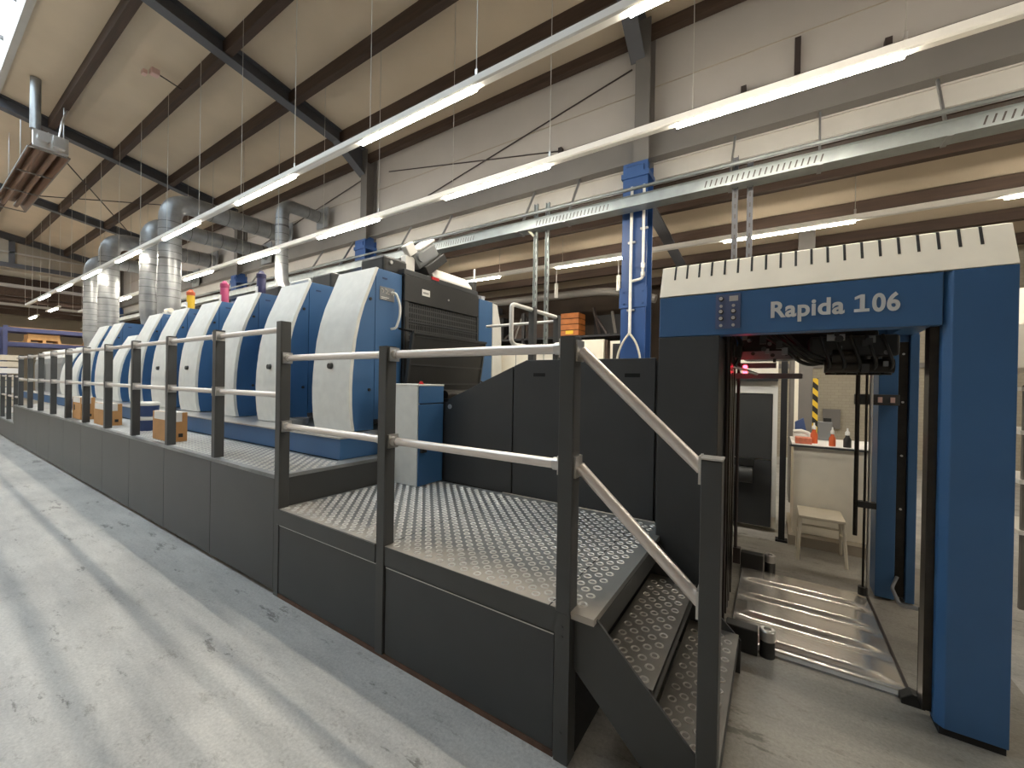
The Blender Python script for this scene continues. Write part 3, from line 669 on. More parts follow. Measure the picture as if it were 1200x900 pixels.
for z in (0.7, 1.1, 1.5, 1.86): m.cyl((0.795, 4.13, z), (0.795, 4.122, z), 0.008, 8)
m.build('channel_bolts', M['alu'], rp)
B(XL, -0.283, YG, 3.0, 0.02, 1.897).build('side_tower', M['char2'], t, bevel=0.004)
B(XL, -0.36, 3.0, 4.30, 0.02, 1.897).build('side_wall', M['char2'], t)
B(XL, XR, 4.12, 4.30, 1.95, 2.148).build('rear_beam', M['blue'], t)
for x in (-0.60, 0.70): B(x, x+0.14, YG+0.12, 4.12, 2.0, 2.14).build('cross_beam', M['blue'], t)
# hood: shell with raked ends and front slots
HF = [(YG, 2.152), (2.735, 2.352), (2.80, 2.372), (4.02, 2.372), (4.10, 2.352), (4.28, 2.152)]
sl0, sl1, ns = -0.545, 0.775, 20
SX = [sl0 + (sl1-sl0)*i/(ns-1) for i in range(ns)]
hd = MB().prism(HF, 0, XL, XR).build('hood', M['cream'], t, bevel=0.003)
for x in SX:
    m = MB()
    k = 0.375; p0 = (YG+(2.262-2.152)*k, 2.262); p1 = (2.735, 2.352); p2 = (2.80, 2.372)
    for (ya, za), (yb, zb) in ((p0, p1), (p1, p2)):
        d = 0.0012
        m.add([(x-0.0055, ya-d, za+d), (x+0.0055, ya-d, za+d), (x+0.0055, yb-d, zb+d), (x-0.0055, yb-d, zb+d),
               (x-0.0055, ya+0.004, za-0.004), (x+0.0055, ya+0.004, za-0.004), (x+0.0055, yb+0.004, zb-0.004), (x-0.0055, yb+0.004, zb-0.004)],
              [(0,1,2,3),(1,5,6,2),(3,2,6,7),(0,3,7,4),(0,4,5,1),(4,7,6,5)])
    m.build('vent_slot', M['dark'], hd)
# control panel on the beam
cp = B(-0.306, -0.178, YG-0.002, YG+0.006, 1.935, 2.135).build('button_panel', mat('button_plate', (92, 104, 140), 0.5, var=0.05), t, label='small grey-blue button plate')
def button(x, z, r=0.014, dark=True):
    if dark:
        q = MB().cyl((x, YG-0.002, z), (x, YG-0.020, z), r, 16, r*0.95).build('push_button', M['black'], cp, smooth=40)
    MB().cyl((x, YG-0.0195 if dark else YG-0.002, z), (x, YG-0.023 if dark else YG-0.008, z), r*0.72, 14).build('button_cap', M['alu'], cp)
for x, z in ((-0.277, 2.108), (-0.277, 2.033), (-0.277, 1.993), (-0.213, 2.033), (-0.213, 1.993)): button(x, z)
for x, z in ((-0.277, 2.066), (-0.213, 2.066), (-0.277, 1.953), (-0.213, 1.953)): button(x, z, 0.012, False)
B(-0.235, -0.190, YG-0.006, YG, 2.092, 2.122).build('key_switch', M['alu'], cp)

def lettering(text, x0, x1, z0, cap, y, material, parent):
    c = bpy.data.curves.new('lettering', 'FONT'); c.body = text; c.size = 1.0; c.offset = 0.03; c.space_character = 1.06; c.extrude = 0.01
    o = bpy.data.objects.new('lettering_source', c); COL.objects.link(o)
    dg = bpy.context.evaluated_depsgraph_get(); me = bpy.data.meshes.new_from_object(o.evaluated_get(dg))
    bpy.data.objects.remove(o)
    xs = [v.co.x for v in me.vertices]; rz = [v.co.y for v in me.vertices]
    lo, hi = min(xs), max(xs)
    sx = (x1-x0)/(hi-lo); sz = cap/0.72
    off = LOC[parent]
    for v in me.vertices:
        x, zz, d = v.co
        v.co = (x0 + (x-lo)*sx - off[0], y - d*0.3 - off[1], z0 + zz*sz - off[2])
    me.materials.append(material)
    n = bpy.data.objects.new('lettering', me); COL.objects.link(n); n.parent = parent; LOC[n] = off
    return n
lettering('Rapida', -0.031, 0.288, 1.984, 0.087, YG+0.0025, M['letter'], bm)
lettering('06', 0.394, 0.497, 1.984, 0.087, YG+0.0025, M['letter'], bm)
MB().prism([(0.325, 1.984), (0.384, 1.984), (0.384, 1.999), (0.366, 1.999), (0.366, 2.071), (0.350, 2.071), (0.327, 2.060), (0.327, 2.046), (0.347, 2.054), (0.347, 1.999), (0.325, 1.999)], 1, YG-0.0005, YG+0.006).build('lettering', M['letter'], bm)

# suction head and hanging gear of the feeder
t = thing('suction_head', 'black suction head with hoses and chains under the feeder hood', 'suction head', (0.1, 3.4, 1.8))
B(-0.22, 0.56, 3.52, 3.82, 1.80, 1.99).build('head_body', M['blackm'], t, bevel=0.02)
B(0.18, 0.62, 3.30, 3.56, 1.80, 1.93).build('head_carriage', M['black'], t, bevel=0.015)
m = MB()
for i in range(6):
    x = 0.30 + 0.055*i; m.cyl((x, 3.40, 1.80), (x, 3.40, 1.70 + 0.02*(i % 2)), 0.02, 10); m.cyl((x, 3.40, 1.72), (x, 3.40, 1.685), 0.028, 10)
m.cyl((0.26, 3.34, 1.74), (0.60, 3.34, 1.74), 0.045, 14); m.cyl((0.30, 3.34, 1.80), (0.42, 3.34, 1.80), 0.06, 14)
m.build('sucker_bar', M['blackm'], t, smooth=40)
m = MB()
for i in range(4):
    a = -0.10 + 0.05*i
    m.tube([(a, 3.25+0.03*i, 1.97), (a+0.12, 3.28, 1.88-0.02*i), (a+0.26, 3.35, 1.74+0.01*i), (a+0.42, 3.45, 1.78)], 0.012, 8, 0.08)
m.build('air_hoses', M['black'], t, smooth=60)
m = MB()
for x, y in ((-0.30, 3.05), (-0.27, 3.16), (-0.24, 3.28)):
    m.tube([(x, y, 1.97), (x+0.03, y, 1.90), (x+0.02, y, 1.80), (x-0.01, y, 1.74)], 0.014, 8, 0.03); m.box(x-0.03, x+0.03, y-0.03, y+0.03, 1.80, 1.88)
m.build('chain_gear', M['blackm'], t)
m = MB(); m.box(-0.30, 0.12, 3.50, 3.54, 1.80, 1.86); m.box(-0.34, 0.16, 3.60, 3.64, 1.66, 1.70); m.box(-0.30, 0.0, 3.62, 3.66, 1.74, 1.78)
m.build('cross_bars', M['grey'], t)
m = MB(); m.tube([(-0.34, 3.2, 1.77), (-0.25, 3.3, 1.74), (-0.12, 3.5, 1.69)], 0.012, 8); m.box(0.27, 0.36, 3.28, 3.30, 1.90, 1.94); m.cyl((0.60, 3.45, 1.86), (0.64, 3.45, 1.86), 0.03, 12)
m.build('bright_levers', M['alu'], t)
for z in (1.742, 1.706):
    MB().lathe((-0.19, 3.40, z-0.012), [(0.014, 0), (0.014, 0.018), (0.006, 0.024)], 12).build('red_lamp', M['redled'], t, label='glowing red indicator lamp')

rs = random.Random(3)
for i in range(42):
    if i < 26: x, y, z = rs.uniform(0.22, 0.60), rs.uniform(3.27, 3.42), rs.uniform(1.72, 1.94)
    else: x, y, z = rs.uniform(-0.28, 0.10), rs.uniform(3.2, 3.45), rs.uniform(1.78, 1.95)
    a = rs.uniform(0.008, 0.021)
    m = MB().box(x-a, x+a, y-a, y+a, z-a*1.4, z+a*1.4) if i % 2 else MB().cyl((x, y-a*2, z), (x, y+a, z), a, 10)
    m.build('valve', M['char' if i % 3 else 'bodygrey'], t)
m = MB()
for i in range(5):
    x = 0.24 + 0.075*i; m.tube([(x, 3.30, 1.93), (x+0.02, 3.26, 1.84), (x+0.05, 3.28, 1.74), (x+0.03, 3.34, 1.70)], 0.009, 8, 0.05)
m.build('air_hoses', M['black'], t, smooth=60)
t = thing('lift_chains', 'dark bundle of lift chains and guides beside the charcoal feeder tower', 'chains', (-0.28, 3.2, 0))
m = MB()
for i, (x, y) in enumerate(((-0.262, 3.03), (-0.262, 3.12), (-0.262, 3.22), (-0.262, 3.36), (-0.27, 3.52))):
    m.box(x-0.018, x+0.012, y-0.018, y+0.018, 0.10, 1.93)
m.build('chain_strands', M['blackm'], t)
B(-0.30, -0.285, 3.0, 3.62, 0.06, 1.93).build('guide_plate', M['rod'], t)
m = MB(); m.cyl((-0.258, 2.90, 0.05), (-0.258, 2.90, 1.93), 0.008, 8); m.cyl((-0.245, 3.62, 0.25), (-0.245, 3.62, 1.93), 0.012, 8); m.box(-0.26, -0.21, 3.60, 3.65, 0.22, 0.34)
m.build('guide_rods', M['rod'], t)
for x, r, mt, z0, lb in ((0.523, 0.014, 'blackm', 0.48, 'thick black guide rod hanging by the blue rear pillar'), (0.575, 0.008, 'blackm', 0.06, 'thin dark guide rod by the blue rear pillar'), (0.602, 0.011, 'alu', 0.05, 'bright guide rod touching the blue rear pillar')):
    tag(MB().cyl((x, 4.02, z0), (x, 4.02, 1.95), r, 12).build('guide_rod', M[mt], smooth=50), lb, 'rod')
t = thing('sensor_bracket', 'grey sensor bracket bolted across the blue rear pillar', 'bracket', (0.63, 4.06, 1.5))
B(0.51, 0.765, 4.05, 4.095, 1.475, 1.555).build('bracket_plate', M['char'], t, bevel=0.003)
for x in (0.655, 0.725): B(x-0.012, x+0.012, 4.035, 4.05, 1.495, 1.535).build('sensor', M['pink'], t)
t = thing('rod_clamp', 'small black clamp on the guide rods', 'clamp', (0.57, 4.0, 0.72))
B(0.535, 0.64, 4.0, 4.05, 0.70, 0.745).build('clamp_block', M['black'], t); MB().cyl((0.575, 4.02, 0.04), (0.575, 4.02, 0.10), 0.03, 10).build('clamp_foot', M['black'], t)

# pile plate in the floor and its rollers
t = thing('pile_plate', 'shiny ridged metal pile plate on the floor under the feeder', 'plate', (0.2, 3.5, 0))
def ridged(x0, x1, y0, y1, z):
    nx, ny = 24, 90; vs = []; fs = []
    for j in range(ny+1):
        y = y0 + (y1-y0)*j/ny
        for i in range(nx+1):
            x = x0 + (x1-x0)*i/nx
            u = (y-y0)/(y1-y0)
            edge = max(0, min(1, (x1-x)/0.14)) * max(0, min(1, (x-x0)/0.10)); s = edge*edge*(3-2*edge)
            k = (u*4.0) % 1.0
            h = 0.022 if 0.22 < k < 0.78 else (0.022*max(0, 1-abs(k-(0.22 if k < 0.5 else 0.78))/0.14))
            vs.append((x, y, z + h*s))
    for j in range(ny):
        for i in range(nx):
            a = j*(nx+1)+i; fs.append((a, a+1, a+nx+2, a+nx+1))
    return vs, fs
m = MB().add(*ridged(-0.22, 0.60, 2.90, 4.08, 0.021)); m.box(-0.22, 0.60, 2.90, 4.08, 0.012, 0.020)
m.build('ridged_sheet', M['plate'], t, smooth=30)
B(-0.225, 0.612, 2.86, 4.095, 0.0, 0.012).build('plate_base', M['bodygrey'], t)
B(0.602, 0.612, 2.87, 4.10, 0.012, 0.03).build('edge_rail', M['rod'], t)
for y, lb in ((2.85, 'bright capped black roller stub near the stair foot'), (4.12, 'bright capped black roller stub at the rear of the pile plate')):
    r = thing('roller_stub', lb, 'roller', (-0.018, y, 0))
    MB().lathe((-0.018, y, 0), [(0.04, 0), (0.04, 0.10)], 18).build('rubber_sleeve', M['black'], r, smooth=40)
    MB().lathe((-0.018, y, 0.10), [(0.042, 0), (0.042, 0.055), (0.036, 0.062), (0.02, 0.062), (0.018, 0.05)], 18).build('metal_cap', M['alu'], r, smooth=40)
    B(-0.235, -0.065, y-0.05, y+0.03, 0.002, 0.15).build('roller_housing', M['black'], r, bevel=0.006)
t = thing('latch_lever', 'thin grey latch lever reaching between the blue feeder pillars', 'lever', (0.70, 3.4, 0.5))
MB().tube([(0.78, 4.10, 0.20), (0.742, 4.05, 0.13), (0.70, 3.6, 0.19), (0.655, 2.84, 0.49)], 0.011, 8, 0.1).build('lever_rod', M['grey'], t, smooth=60)
m = MB().box(0.63, 0.67, 2.80, 2.84, 0.47, 0.535); m.build('lever_hook', M['black'], t)
tag(MB().cyl((0.628, 2.84, 0.03), (0.628, 2.84, 0.50), 0.006, 8).build('latch_rod', M['blackm']), 'thin dark upright rod at the front feeder pillar foot', 'rod')
t = thing('floor_stop', 'black floor stop at the foot of the front blue pillar', 'stop', (0.60, 2.82, 0))
MB().prism([(0.56, 0.0), (0.65, 0.0), (0.65, 0.05), (0.60, 0.065), (0.56, 0.03)], 1, 2.815, 2.878).build('stop_block', M['black'], t, bevel=0.004)

# ------------------------------------------------------------------ things on the walkway
def carton(x0, x1, y0, y1, z0, z1, label, tape=True, mark=False):
    t = thing('cardboard_box', label, 'box', ((x0+x1)/2, (y0+y1)/2, z0), 'cardboard boxes on the walkway')
    b = B(x0, x1, y0, y1, z0+0.001, z1).build('carton', M['card'], t, bevel=0.004)
    m = MB(); m.box(x0-0.002, x1+0.002, (y0+y1)/2-0.06, (y0+y1)/2+0.06, z1-0.001, z1+0.002)
    m.box(x1-0.001, x1+0.003, y0+0.01, y1-0.05, z1-0.10, z1+0.001); m.box(x0+0.06, x1-0.04, y0-0.003, y0+0.001, z1-0.085, z1+0.001)
    m.build('white_wrap', M['paper'], t)
    m = MB(); m.box(x1, x1+0.002, y1-0.08, y1-0.04, z0+0.05, z0+0.09)
    if mark: m.box(x0+0.10, x0+0.17, y0-0.002, y0, z0+0.14, z0+0.23)
    m.build('print_mark', M['black'], b)
    return t
carton(-6.0, -5.47, 1.645, 1.80, ZU, 1.205, 'brown cardboard box with white top beside the two pails')
carton(-8.47, -7.88, 1.645, 1.82, ZU, 1.195, 'brown cardboard box with white label, middle of the three on the walkway')
carton(-9.78, -9.25, 1.645, 1.81, ZU, 1.24, 'brown cardboard box with dark printed mark, farthest along the walkway', mark=True)
for k, (z, lb) in enumerate(((ZU, 'blue-grey pail with white lid, lower of the stacked pair'), (ZU+0.19, 'blue-grey pail with white lid, upper of the stacked pair'))):
    t = thing('pail', lb, 'pail', (-6.93, 1.85, z), 'stacked pails on the walkway')
    MB().lathe((-6.93, 1.85, z), [(0.105, 0), (0.118, 0.14)], 20).build('pail_body', M['pail'], t, smooth=40)
    MB().lathe((-6.93, 1.85, z+0.14), [(0.122, 0), (0.122, 0.03), (0.10, 0.045), (0.0, 0.047)], 20).build('lid', M['white'], t, smooth=40)
t = thing('grey_tub', 'small grey tub on the plinth between the first two press units', 'tub', (-4.33, 2.42, ZP))
MB().lathe((-4.33, 2.42, ZP), [(0.085, 0), (0.095, 0.075), (0.10, 0.08), (0.10, 0.09), (0.085, 0.09), (0.08, 0.02), (0, 0.02)], 20).build('tub_shell', M['grey'], t, smooth=40)

# ------------------------------------------------------------------ ducts
def duct_rings(path, r, step=0.16):
    """collars along a straight leg"""
    m = MB(); a, b = Vector(path[0]), Vector(path[1]); d = (b-a); n = max(1, int(d.length/step))
    for i in range(1, n+1):
        p = a + d*(i/(n+0.5)); q = p + d.normalized()*(0.012 if i % 6 else 0.035)
        m.cyl(p, q, r+(0.004 if i % 6 else 0.007), 24)
    return m
def duct(label, pts, r, bend, group='ventilation ducts over the press', foot=2.744, flange=True):
    t = thing('air_duct', label, 'duct', pts[0], group)
    MB().tube(pts, r, 24, bend, 8).build('duct_tube', M['galv'], t, smooth=35)
    pa, pb, pc, pd = [Vector(p) for p in (pts[-3], pts[-2], pts[-2], pts[-1])]
    pb = pb - (pb-pa).normalized()*bend; pc = pc + (pd-pc).normalized()*bend; pa = pa + (pb-pa).normalized()*(bend if len(pts) > 3 else 0)
    m = duct_rings((pa, pb), r); m2 = duct_rings((pc, pd), r, 0.3); o = len(m.v); m.v += m2.v; m.f += [tuple(i+o for i in f) for f in m2.f]
    m.build('seam', M['seam'], t, smooth=35)
    if flange: 
        p = pts[-1]; B(p[0]-r-0.10, p[0]+r+0.10, 5.695, 5.718, p[2]-r-0.10, p[2]+r+0.10).build('wall_flange', M['galv'], t)
    if foot:
        p = pts[0]; MB().cyl((p[0], p[1], foot), (p[0], p[1], p[2]), r*0.75, 20, r).build('duct_foot', M['galv'], t, smooth=35)
    return t
duct('silver duct rising over the press, right pipe of the nearer pair', [(-10.95, 3.25, 3.12), (-10.95, 3.25, 5.38), (-10.95, 5.70, 5.38)], 0.20, 0.42, foot=2.425)
duct('silver duct rising over the press, left pipe of the nearer pair', [(-11.98, 3.20, 3.10), (-11.98, 3.20, 5.08), (-11.98, 5.70, 5.08)], 0.18, 0.40)
duct('silver duct rising over the press, right pipe of the farther pair', [(-15.4, 3.25, 2.7), (-15.4, 3.25, 5.35), (-15.4, 5.70, 5.35)], 0.215, 0.45, foot=2.335)
duct('silver duct rising over the press, left pipe of the farther pair', [(-16.8, 3.20, 2.7), (-16.8, 3.20, 5.0), (-16.8, 5.70, 5.0)], 0.19, 0.42, foot=2.325)
t = duct('narrow silver duct bending behind the third press unit', [(-8.8, 4.85, 2.75), (-8.85, 4.85, 3.2), (-9.3, 4.75, 3.7), (-9.3, 4.75, 5.5), (-9.3, 5.70, 5.5)], 0.135, 0.28, foot=False)

# ------------------------------------------------------------------ strip lights
def strip(label, y, z, c0, n, xa, xb, ceilz, per=3.05, lit=1.64, wstep=3.05):
    t = thing('strip_light', label, 'strip light', ((xa+xb)/2, y, z), 'suspended strip lights')
    m = MB().prism([(y-0.030, z-0.012), (y+0.030, z-0.012), (y+0.042, z+0.004), (y+0.036, z+0.07), (y-0.036, z+0.07), (y-0.042, z+0.004)], 0, xa, xb)
    m.build('carrier_rail', M['trunk'], t)
    for k in range(n):
        c = c0 - per*k
        MB().prism([(y-0.026, z-0.0125), (y-0.018, z-0.040), (y+0.018, z-0.040), (y+0.026, z-0.0125)], 0, c-lit/2, c+lit/2).build('lamp', M['lamp'], t)
    x = c0 + wstep*0.27
    while x > xa:
        if x < min(xb, 3):
            w = MB().cyl((x, y, z+0.07), (x, y, ceilz), 0.005, 5); w.build('hanging_wire', M['wire'], t)
            B(x-0.012, x+0.012, y-0.006, y+0.006, z+0.068, z+0.15).build('wire_hook', M['alu'], t)
            MB().cyl((x-1.5, y, z+0.07), (x-1.5, y, ceilz), 0.004, 5).build('hanging_wire', M['wire'], t)
        x -= wstep
    return t
strip('long suspended strip light over the press front, highest of the three rows', 2.90, 4.30, 5.99, 10, -24.9, 7.6, zroof(2.9)-0.01)
strip('long suspended strip light in front of the pale girder', 4.20, 4.165, 3.01, 9, -24, 4, zroof(4.2)-0.01)
strip('long suspended strip light in the adjoining lower hall', 7.40, 3.97, 3.12, 9, -24, 6, zadj(7.4)-0.01)
strip('unseen strip light added over the aisle behind the viewpoint', -3.0, 4.30, -9.26, 5, -24.9, 0, zroof(3.0)-0.01)  # added out of view to light the side faces along the aisle
for i, (x, y) in enumerate(((-29, 1.0), (-29, 4.2), (-34, -1.5), (-34, 4.2), (-39, 1), (-28, -3.0), (-28, 7.5), (-38, 7.0))):  # several of these are added to brighten the far hall roof
    t = thing('strip_light', 'short strip light of the partly added far hall set, number %d past the fascia' % (i+1), 'strip light', (x, y, 4.7), 'far hall strip lights')
    B(x-1.4, x+1.4, y-0.05, y+0.05, 4.7, 4.76).build('carrier_rail', M['trunk'], t)
    B(x-0.8, x+0.8, y-0.04, y+0.04, 4.66, 4.698).build('lamp', M['lamp'], t)
    m = MB()
    for dx in (-1.2, 1.2): m.cyl((x+dx, y, 4.76), (x+dx, y, 5.75), 0.008, 6)
    m.build('hanging_wires', M['wire'], t)

# ------------------------------------------------------------------ cable tray with its pipe and posts
YT = 5.38
t = thing('cable_tray', 'long galvanised perforated cable tray crossing in front of the blue column', 'cable tray', (-9, YT, 3.98))
m = MB(); m.box(-25, 8, YT-0.10, YT-0.096, 3.935, 4.065); m.box(-25, 8, YT+0.096, YT+0.10, 3.935, 4.065); m.box(-25, 8, YT-0.10, YT+0.10, 3.93, 3.935)
m.tube([(-25, YT-0.10, 4.065), (8, YT-0.10, 4.065)], 0.011, 6)
m.build('tray_body', M['tray'], t)
m = MB()
x = 2.6
while x > -6:
    if int((x+10)/1.15) % 2 == 0:
        m.prism([(x, 3.955), (x+0.014, 3.955), (x+0.034, 4.03), (x+0.02, 4.03)], 1, YT-0.102, YT-0.1005)
    x -= 0.055
m.build('tray_slots', M['rod'], t)
for x in (2.2, 1.3, 0.35, -0.5, -2.6, -3.4, -5.2, -6.3, -8.2, -9.4, -11, -12.4, -14):
    MB().bar((x, YT, 4.02), (x+0.02, YT+0.40, 4.74), 0.035, 0.02, (1, 0, 0)).box(x-0.02, x+0.02, YT-0.11, YT+0.11, 3.919, 3.9295).build('hanger_bracket', M['galv'], t)
tag(MB().tube([(-25, YT-0.08, 4.165), (8, YT-0.08, 4.165)], 0.022, 10).build('conduit_pipe', M['tray'], smooth=50), 'thin conduit pipe running just above the cable tray', 'pipe')
def strut(x, y, z0, z1, label, mt='tray'):
    t = thing('strut_post', label, 'post', (x, y, z0), 'perforated posts under the cable tray')
    m = MB(); m.box(x-0.03, x-0.024, y, y+0.04, z0, z1); m.box(x+0.024, x+0.03, y, y+0.04, z0, z1); m.box(x-0.03, x+0.03, y+0.036, y+0.04, z0, z1); m.build('channel', M[mt], t)
    m = MB(); z = z0+0.1
    while z < z1-0.1: m.box(x-0.008, x+0.008, y+0.033, y+0.037, z, z+0.05); z += 0.12
    m.build('slots', M['rod'], t)
strut(-3.14, YT+0.02, 0, 4.35, 'perforated steel post under the cable tray, left of the near pair')
strut(-2.96, YT+0.06, 0, 4.35, 'perforated steel post under the cable tray, right of the near pair')
strut(-0.44, YT+0.02, 0, 4.30, 'perforated steel post rising behind the cream hood, left of the pair', 'steel')
strut(-0.29, YT+0.06, 0, 4.22, 'perforated steel post rising behind the cream hood, right of the pair', 'steel')
tag(MB().tube([(-3.9, YT-0.02, 4.02), (-3.6, YT-0.05, 4.11), (-3.3, YT-0.03, 4.0), (-3.15, YT-0.01, 3.85)], 0.018, 8, 0.2).build('hanging_cable', M['hose'], smooth=60), 'pale cable drooping from the tray to the perforated posts', 'cable')
# pipes and hose on the blue column
t = thing('air_pipe', 'white pipes fixed to the blue column with a forked hose at the bottom', 'pipe', (-1.67, 5.5, 1.6))
m = MB()
m.tube([(-1.695, 5.53, 4.3), (-1.695, 5.53, 2.28)], 0.02, 10); m.tube([(-1.53, 5.53, 4.3), (-1.53, 5.53, 3.03), (-1.69, 5.53, 3.01)], 0.018, 10, 0.05)
m.build('pipe_run', M['white'], t, smooth=60)
m = MB()
for x, z in ((-1.695, 3.55), (-1.695, 2.62), (-1.53, 3.72)): m.box(x-0.05, x+0.05, 5.545, 5.578, z-0.012, z+0.012)
m.cyl((-1.53, 5.53, 3.18), (-1.53, 5.53, 3.24), 0.028, 10); m.cyl((-1.53, 5.53, 3.06), (-1.53, 5.53, 3.12), 0.028, 10)
m.build('pipe_clips', M['alu'], t)
MB().tube([(-1.695, 5.52, 2.30), (-1.78, 5.5, 2.18), (-1.85, 5.5, 2.0), (-1.86, 5.5, 1.75)], 0.015, 8, 0.15).build('hose', M['hose'], t, smooth=60)
MB().tube([(-1.695, 5.52, 2.30), (-1.60, 5.5, 2.18), (-1.54, 5.5, 2.0), (-1.53, 5.5, 1.75)], 0.015, 8, 0.15).build('hose', M['hose'], t, smooth=60)

# ------------------------------------------------------------------ radiant heater and small roof items
hx0, hx1, hy0, hy1, hz = -17.25, -12.2, 1.42, 1.97, 6.02
t = thing('radiant_heater', 'long dark radiant heater hanging below the roof near the skylight', 'heater', (-14.7, 1.7, hz))
MB().prism([(hy0, hz), (hy0+0.12, hz+0.22), (hy1-0.12, hz+0.22), (hy1, hz), (hy1-0.012, hz), (hy1-0.125, hz+0.208), (hy0+0.125, hz+0.208), (hy0+0.012, hz)], 0, hx0, hx1).build('reflector', M['heat'], t)
m = MB()
for y in (1.58, 1.80): m.cyl((hx0+0.05, y, hz+0.10), (hx1-0.05, y, hz+0.10), 0.045, 14)
m.build('burner_tubes', M['heat'], t, smooth=40)
m = MB(); m.box(hx0, hx1, hy0-0.012, hy0, hz-0.01, hz+0.02); m.box(hx0, hx1, hy1, hy1+0.012, hz-0.01, hz+0.02)
for x in (hx0, -15.4, -13.8, hx1): m.box(x-0.012, x+0.012, hy0, hy1, hz-0.012, hz+0.012)
m.build('frame', M['girder'], t)
m = MB(); m.box(hx1-0.02, hx1+0.10, hy0+0.05, hy1-0.03, hz+0.02, hz+0.34); m.cyl((hx1+0.10, 1.60, hz+0.2), (hx1+0.22, 1.60, hz+0.2), 0.09, 16); m.box(hx1+0.1, hx1+0.2, 1.72, 1.88, hz+0.08, hz+0.3)
m.build('burner_box', M['alu'], t)
MB().tube([(hx1+0.05, 1.5, hz+0.34), (hx1+0.05, 1.5, zroof(1.5)-0.01)], 0.075, 16).build('flue', M['galv'], t, smooth=40)
m = MB()
for x in (hx1-0.1, -13.8, -15.4, hx0+0.1):
    for y in (1.5, 1.9): m.cyl((x, y, hz+0.2), (x, y, zroof(y)-0.01), 0.008, 6)
m.tube([(hx1+0.15, 1.8, hz+0.3), (hx1+0.12, 1.85, hz+0.7), (hx1-0.1, 1.95, hz+1.0)], 0.02, 8, 0.2)
m.build('hangers', M['alu'], t)
t = thing('roof_sensor', 'small pale pink detector box on an arm under the roof', 'detector', (-9.4, 2.55, 7.0))
B(-9.47, -9.33, 2.48, 2.60, 6.98, 7.08).build('sensor_box', M['pink'], t, bevel=0.01); B(-9.50, -9.38, 2.38, 2.44, 6.93, 7.00).build('sensor_lamp', M['pink'], t)
MB().tube([(-9.4, 2.60, 7.03), (-9.38, 2.93, 6.96)], 0.012, 8).build('arm', M['rod'], t)
for i, (x, lb) in enumerate(((-0.4, 'small dark bracket on the girder right of the blue column'), (0.95, 'small dark bracket on the girder near the frame corner'), (-2.95, 'small dark bracket at the end of the falling tension rod'), (0.15, 'upright dark bar fixed to the off-white wall'))):
    tag(B(x-0.03, x+0.03, 5.80, 5.878, 5.24 if i < 3 else 5.30, 5.36 if i < 3 else 5.72).build('wall_bracket', M['rod']), lb, 'bracket')

# ------------------------------------------------------------------ behind the feeder
t = thing('worktop_cabinet', 'cream cabinet with a cluttered worktop behind the feeder', 'cabinet', (0.55, 5.6, 0))
B(0.165, 0.90, 5.12, 5.85, 0.10, 0.985).build('cabinet_body', M['cream'], t, bevel=0.004)
B(0.13, 0.94, 5.09, 5.88, 0.987, 1.005).build('worktop', M['char'], t)
B(0.15, 0.92, 5.10, 5.87, 1.006, 1.012).build('paper_liner', M['paper'], t)
B(0.13, 0.95, 5.0, 5.88, 0.0, 0.098).build('base_step', M['wall2'], t)
def bottle(x, y, body, cap, label, h=0.12, r=0.028):
    t = thing('spray_bottle', label, 'bottle', (x, y, 1.012), 'bottles on the worktop')
    MB().lathe((x, y, 1.012), [(r, 0), (r, h*0.65), (r*0.55, h*0.85), (r*0.5, h)], 16).build('bottle_body', body, t, smooth=40)
    MB().lathe((x, y, 1.012+h), [(r*0.6, 0), (r*0.6, 0.03), (r*0.25, 0.045), (r*0.2, 0.07)], 12).build('nozzle', cap, t, smooth=40)
bottle(0.345, 5.32, M['orange'], M['white'], 'orange bottle with white cap on the worktop beside the papers', 0.145, 0.032)
bottle(0.485, 5.18, M['orange'], M['white'], 'smaller orange bottle with white nozzle at the worktop front edge')
bottle(0.60, 5.16, M['black'], M['white'], 'black bottle with white cap on the worktop', 0.12, 0.032)
t = thing('solvent_can', 'grey canister with dark cap at the back of the worktop', 'canister', (0.47, 5.7, 1.012))
B(0.40, 0.53, 5.66, 5.74, 1.013, 1.22).build('can_body', M['grey'], t, bevel=0.01); B(0.45, 0.52, 5.675, 5.725, 1.22, 1.26).build('can_cap', M['black'], t)
tag(B(0.18, 0.32, 5.16, 5.30, 1.013, 1.075).build('carton', M['boxred'], bevel=0.004), 'small reddish printed carton on the worktop corner', 'carton')
t = thing('paper_pile', 'loose pile of white papers and cloths on the worktop', 'papers', (0.27, 5.5, 1.012))
m = MB().box(0.17, 0.36, 5.42, 5.62, 1.013, 1.09); m.build('paper_stack', M['paper'], t, bevel=0.006)
m = MB().tube([(0.17, 5.45, 1.11), (0.24, 5.44, 1.12), (0.30, 5.43, 1.10), (0.34, 5.42, 1.05)], 0.022, 8); m.build('cloth', M['white'], t, smooth=60)
tag(MB().prism([(0.19, 1.013), (0.30, 1.013), (0.30, 1.09), (0.27, 1.25), (0.19, 1.20)], 1, 5.66, 5.74).build('binder', M['pail'], bevel=0.005), 'blue binder leaning at the back of the worktop', 'binder')
t = thing('step_stool', 'cream metal step stool in front of the cream cabinet', 'stool', (0.36, 4.9, 0))
MB().prism([(4.66, 0.375), (5.05, 0.375), (5.05, 0.40), (4.66, 0.40)], 0, 0.20, 0.545).build('seat', M['stool'], t, bevel=0.005)
